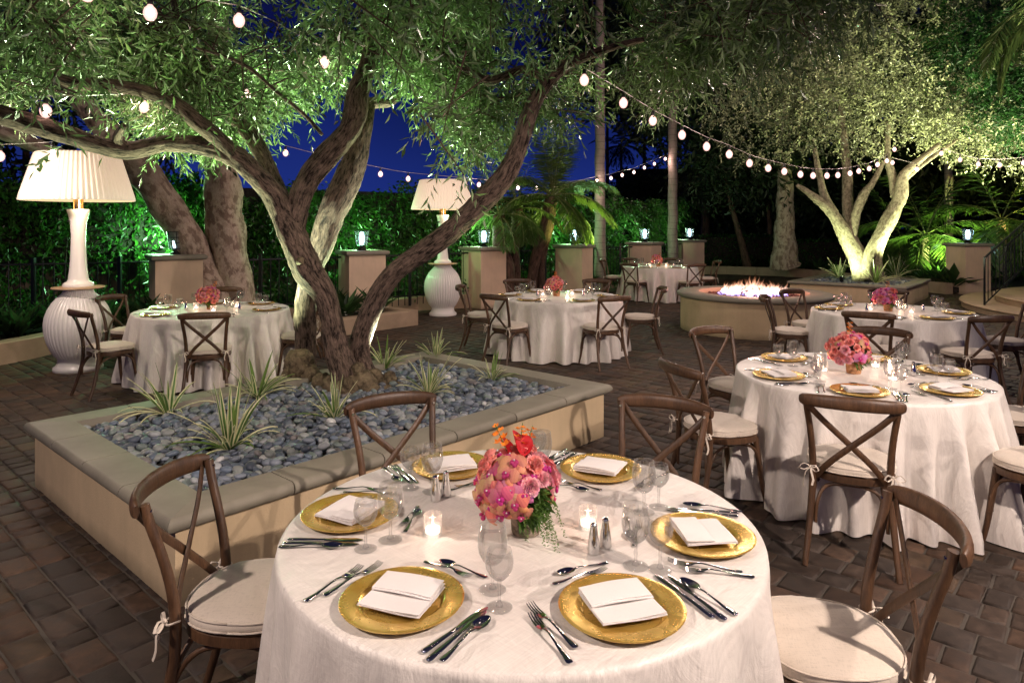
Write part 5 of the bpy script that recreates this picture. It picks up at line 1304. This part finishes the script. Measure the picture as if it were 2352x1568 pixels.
def bouquet(x,y,z,label,seed,detail=True,vase=None,mag=.0):
    r=empty('flower_centerpiece',(x,y,z)); tag(r,label,'flowers','flower arrangements on the tables'); rr=random.Random(seed)
    link('vase',vase or VASE,None,r)
    C=Vector((-.035,-.01,.150)); n=100 if detail else 56; Rb=.122
    lv=[];
    b=MB(); b.col=(.05,.03,.015); b.ico(tuple(C),Rb*.72,(1,1,.9),2); b.build('flower_foam',M['petal_plain'],r)
    for i in range(n):
        zz=1-1.52*(i+.5)/n; a=i*2.39996+seed; s=math.sqrt(max(0,1-zz*zz)); d=Vector((s*math.cos(a),s*math.sin(a),zz)); 
        fa=math.atan2(d.y,d.x)
        # leafy gap low at the front right
        if detail and d.x>.30 and d.y<-.1 and zz<.25 : lv.append(d); continue
        if detail:
            if d.x>.25 and zz>-.3: k=rr.choice(['rp','rc','rp','rc','om'])
            elif zz>.72 and d.y>-.2: k=rr.choice(['ca','ro','om','sp'])
            elif d.x<-.45 and zz>.35: k=rr.choice(['ro','om','ro'])
            elif d.x<-.5: k=rr.choice(['oo','om','oo'])
            elif abs(d.x)<.35 and .1<zz<.6: k=rr.choice(['op','oo','op'])
            else: k=rr.choice(['oo','oo','or','om'])
        else: k=rr.choice(['op','om','rp','rc','om','op'] if mag else ['rp','op','rc','oo','or','ro'])
        o=link(FNAME[k],FM[k],None,r); jr_=rr.uniform(.86,1.10); p=C+Vector((d.x*Rb,d.y*Rb,d.z*Rb*.95))*jr_
        if k in('ro','rp','rc'): p-=d*.012
        if k=='ca': p-=d*.02
        o.location=p; o.rotation_euler=rot_to(d+Vector((rr.uniform(-.3,.3),rr.uniform(-.3,.3),rr.uniform(-.2,.2))),rr.uniform(-.6,.6)); sc=rr.uniform(.8,1.1)*(1.0 if k in('oo','op','or') else 1); o.scale=(sc,)*3
    for i in range(2 if detail else 1):
        o=link('orange_spray',FM['sp'],None,r); d=Vector((rr.uniform(-.2,.5),rr.uniform(0,.6),1)).normalized(); o.location=C+d*Rb*.85; o.rotation_euler=rot_to(d); o.scale=(1,1,1)
    # greens
    Cg=[];Dg=[]
    for i in range(240 if detail else 90):
        d=Vector((rr.uniform(.1,.9),-rr.uniform(.1,.9),rr.uniform(-.9,.15))).normalized(); p=C+d*Rb*rr.uniform(.6,1.0); Cg.append(tuple(p)); Dg.append(tuple((d+Vector((rr.uniform(-.6,.6),rr.uniform(-.6,.6),rr.uniform(-.8,.2)))).normalized()))
    me=leaf_mesh('leaves',np.array(Cg),np.array(Dg),.034,.013,M['flower_leaf']); link('greenery',me,None,r)
    if detail:
        Cg=[];Dg=[]
        for i in range(16):
            d=Vector((rr.uniform(.1,1),-rr.uniform(.1,1),-.1)).normalized(); p=C+d*Rb*.8; l=rr.uniform(.07,.13)
            for k in range(26):
                t=k/26; q=p+d*l*t*.7+Vector((0,0,-l*t*t*1.1)); 
                for s in range(3): Cg.append(tuple(q)); Dg.append((rr.uniform(-1,1),rr.uniform(-1,1),rr.uniform(-.6,.4)))
        link('fern_sprig',leaf_mesh('fern_sprig',np.array(Cg),np.array(Dg),.009,.0035,M['flower_leaf'],np.full(len(Cg),.9)),None,r)
    return r

# ------------------------------------------------------------------ lay the tables
ZT=.7635
TAB={
 'nearest table':dict(c=(.03,2.31),R=.775,cd=1.02,pr=.585,seats=[('front left',236,0,1),('front right',-64,0,1),('left',175,1,-.13),('right',-12,1,-.10),('back left',117,1,1),('back right',56,1,1)],cut=2,seed=1),
 'table right of the nearest one':dict(c=(2.32,4.62),R=.785,cd=1.02,pr=.585,seats=[('front left',242,1,1),('front right',-61,1,1),('left',190,1,1),('right',3,1,1),('back left',122,1,1),('back right',58,1,1)],cut=2,seed=2),
 'table beside the left white lamp':dict(c=(-3.5,8.1),R=.85,cd=1.1,pr=.66,seats=[('front left',232,1,1),('front right',-70,1,1),('left',166,1,1),('right',-6,1,1),('back left',112,1,1),('back right',55,1,1)],cut=1,seed=3),
 'table left of the fire pit':dict(c=(.65,9.6),R=.87,cd=1.1,pr=.68,seats=[('front left',233,1,1),('front right',-68,1,1),('left',172,1,1),('right',-3,1,1),('back left',112,1,1),('back right',60,1,1)],cut=1,seed=4),
 'table right of the fire pit':dict(c=(4.36,7.95),R=.85,cd=1.08,pr=.66,seats=[('front left',230,1,1),('front right',-80,1,1),('left',163,1,1),('right',-20,1,1),('back left',120,1,1),('back right',61,1,1)],cut=1,seed=5),
 'farthest table behind the fire pit':dict(c=(3.5,16.4),R=.87,cd=1.1,pr=.68,seats=[('front left',229,1,1),('front right',-67,1,1),('left',158,1,1),('right',0,1,1),('back left',112,1,1),('back right',65,1,1)],cut=0,seed=6)}
NAP={}
for tn,T in TAB.items():
    cx,cy=T['c']; rr=random.Random(T['seed']); near=tn=='nearest table'; big=T['cut']==2
    o=link('tablecloth',cloth_mesh(T['R'],.7625,T['seed'],420 if big else 260,.06 if near else .12,.65 if near else 1),None,None,(cx,cy,0),rr.random()*6); tag(o,'ivory floor-length tablecloth over the round '+tn.replace('nearest table','table nearest the camera'),'tablecloth','ivory tablecloths on round tables')
    th='the '+tn
    for (sn,deg,hasc,dl) in T['seats']:
        a=math.radians(deg+rr.uniform(-1.5,1.5)); o_=Vector((math.cos(a),math.sin(a),0)); i_=-o_; rt=Vector((i_.y,-i_.x,0)); z=ZT
        rz=math.atan2(i_.y,i_.x)-PI/2
        if hasc:
            a2=a+(rr.uniform(-.05,.05) if not near else 0); dd=T['cd']+rr.uniform(-.02,.04)+(dl if dl<0 else 0)
            chair(cx+dd*math.cos(a2),cy+dd*math.sin(a2),a2+PI/2+rr.uniform(-.1,.1),'crossback chair, %s seat of %s'%(sn,th),'crossback chairs around '+th)
        pc=Vector((cx,cy,z))+o_*T['pr']
        o=link('charger_plate',CH_M,None,None,pc,rr.random()*6); tag(o,'gold charger plate, %s seat of %s'%(sn,th),'plate','gold charger plates on '+th)
        # loose, slightly rotated folded napkin
        ra={'front left':.25,'front right':-.15}.get(sn,rr.uniform(-.45,.45))
        o=link('napkin',rr.choice(NM),None,None,pc,rz+ra+(PI if rr.random()<.3 and not near else 0)); tag(o,'folded white napkin, %s seat of %s'%(sn,th),'napkin','folded napkins on '+th)
        for nm,ri,ii,lb in(('wine_glass',.225,.125,'small empty wine glass'),('water_goblet',.165,.185,'taller empty water goblet')):
            p=pc+rt*(ri+rr.uniform(-.008,.008))+i_*(ii+rr.uniform(-.008,.008)); r=empty(nm,p); tag(r,'%s, %s seat of %s'%(lb,sn,th),'glass','stemmed glasses on '+th)
            for k,me in GM[nm].items(): link(k,me,None,r)
        if T['cut']:
            pl=[('dinner_fork',-.225,-.02,0,'outer dinner fork'),('salad_fork',-.197,.02,0,'inner salad fork'),('dinner_knife',.190,-.01,0,'inner dinner knife'),('butter_knife',.212,-.015,0,'second knife'),('soup_spoon',.240,-.03,0,'round soup spoon')]
            if T['cut']==2: pl+=[('dessert_spoon',.02,.232,PI/2,'dessert spoon'),('dessert_fork',-.01,.205,-PI/2,'dessert fork')]
            else: pl=[pl[0],pl[2],pl[4]]
            for nm,ri,ii,ro,lb in pl:
                p=pc+rt*(ri+rr.uniform(-.004,.004))+i_*(ii+rr.uniform(-.01,.01)-.01); o=link(nm,KM[nm],None,None,p+Vector((0,0,.0006)),rz+ro+rr.uniform(-.09,.09)); tag(o,'%s, %s seat of %s'%(lb,sn,th),nm.split('_')[1],'steel cutlery on '+th)
    # centre things
    C=Vector((cx,cy,ZT))
    if near: bouquet(.045,2.24,ZT,'orange orchid and pink rose bouquet in birch bark vase on the nearest table',1)
    else: bouquet(cx-.03,cy+.02,ZT,('magenta and coral' if tn=='table right of the fire pit' else 'coral and pink')+' bouquet in tan vase on '+th,T['seed']*3,False,VASE2,tn=='table right of the fire pit')
    cs=[(-.254,2.218,'left'),(.249,2.27,'right'),(.02,2.62,'rear')] if near else [(cx-.22,cy+.05,'left'),(cx+.10,cy-.22,'front'),(cx+.2,cy+.18,'rear')]
    for (x,y,l) in cs:
        r=empty('votive_candle',(x,y,ZT)); tag(r,'lit votive candle %s the flowers on %s'%({'left':'left of','right':'right of','rear':'behind','front':'in front of'}[l],th),'candle','lit votive candles on '+th)
        link('glass_cup',VG,None,r); link('candle',VW,None,r); link('flame',VF,None,r)
        point('candle_light',(x,y,ZT+.085),.40 if big else .7,(1,.62,.42),.012)
    ss=[(-.276,2.504,'left pair, front one'),(-.243,2.545,'left pair, rear one'),(.248,2.104,'right pair, front one'),(.289,2.140,'right pair, rear one')] if near else [(cx-.30,cy-.03,'left one'),(cx+.33,cy-.05,'right one')]
    for (x,y,l) in ss:
        r=empty('salt_shaker',(x,y,ZT)); tag(r,'steel shaker, %s on %s'%(l,th),'shaker','steel shakers on '+th); link('body',SB,None,r); link('cap',SCp,None,r)

# key spots and fill points added to brighten the patio, without modelled lamps
for (L_,T_,e) in [((2.8,.4,3.1),(.6,2.7,.2),760),((-2.7,.5,3.2),(-1.2,3.2,.0),400),((5.4,3.2,3.0),(2.7,4.9,.1),430)]:
    spot('added_key_spot',L_,T_,e,(1,.82,.72),92,.5,.05)
for (x,y,z,e) in [(.1,-1.2,3.0,40),(3.2,8.6,4.0,150),(7.6,9.6,4.2,170),(-1.2,10.8,3.2,60),(4.4,13.6,4.2,150),(-5.4,7.0,2.4,90),(9.3,13.6,2.8,70),(1.7,6.9,2.2,30)]:
    point('added_fill_light',(x,y,z),e,(1,.80,.70),.06)
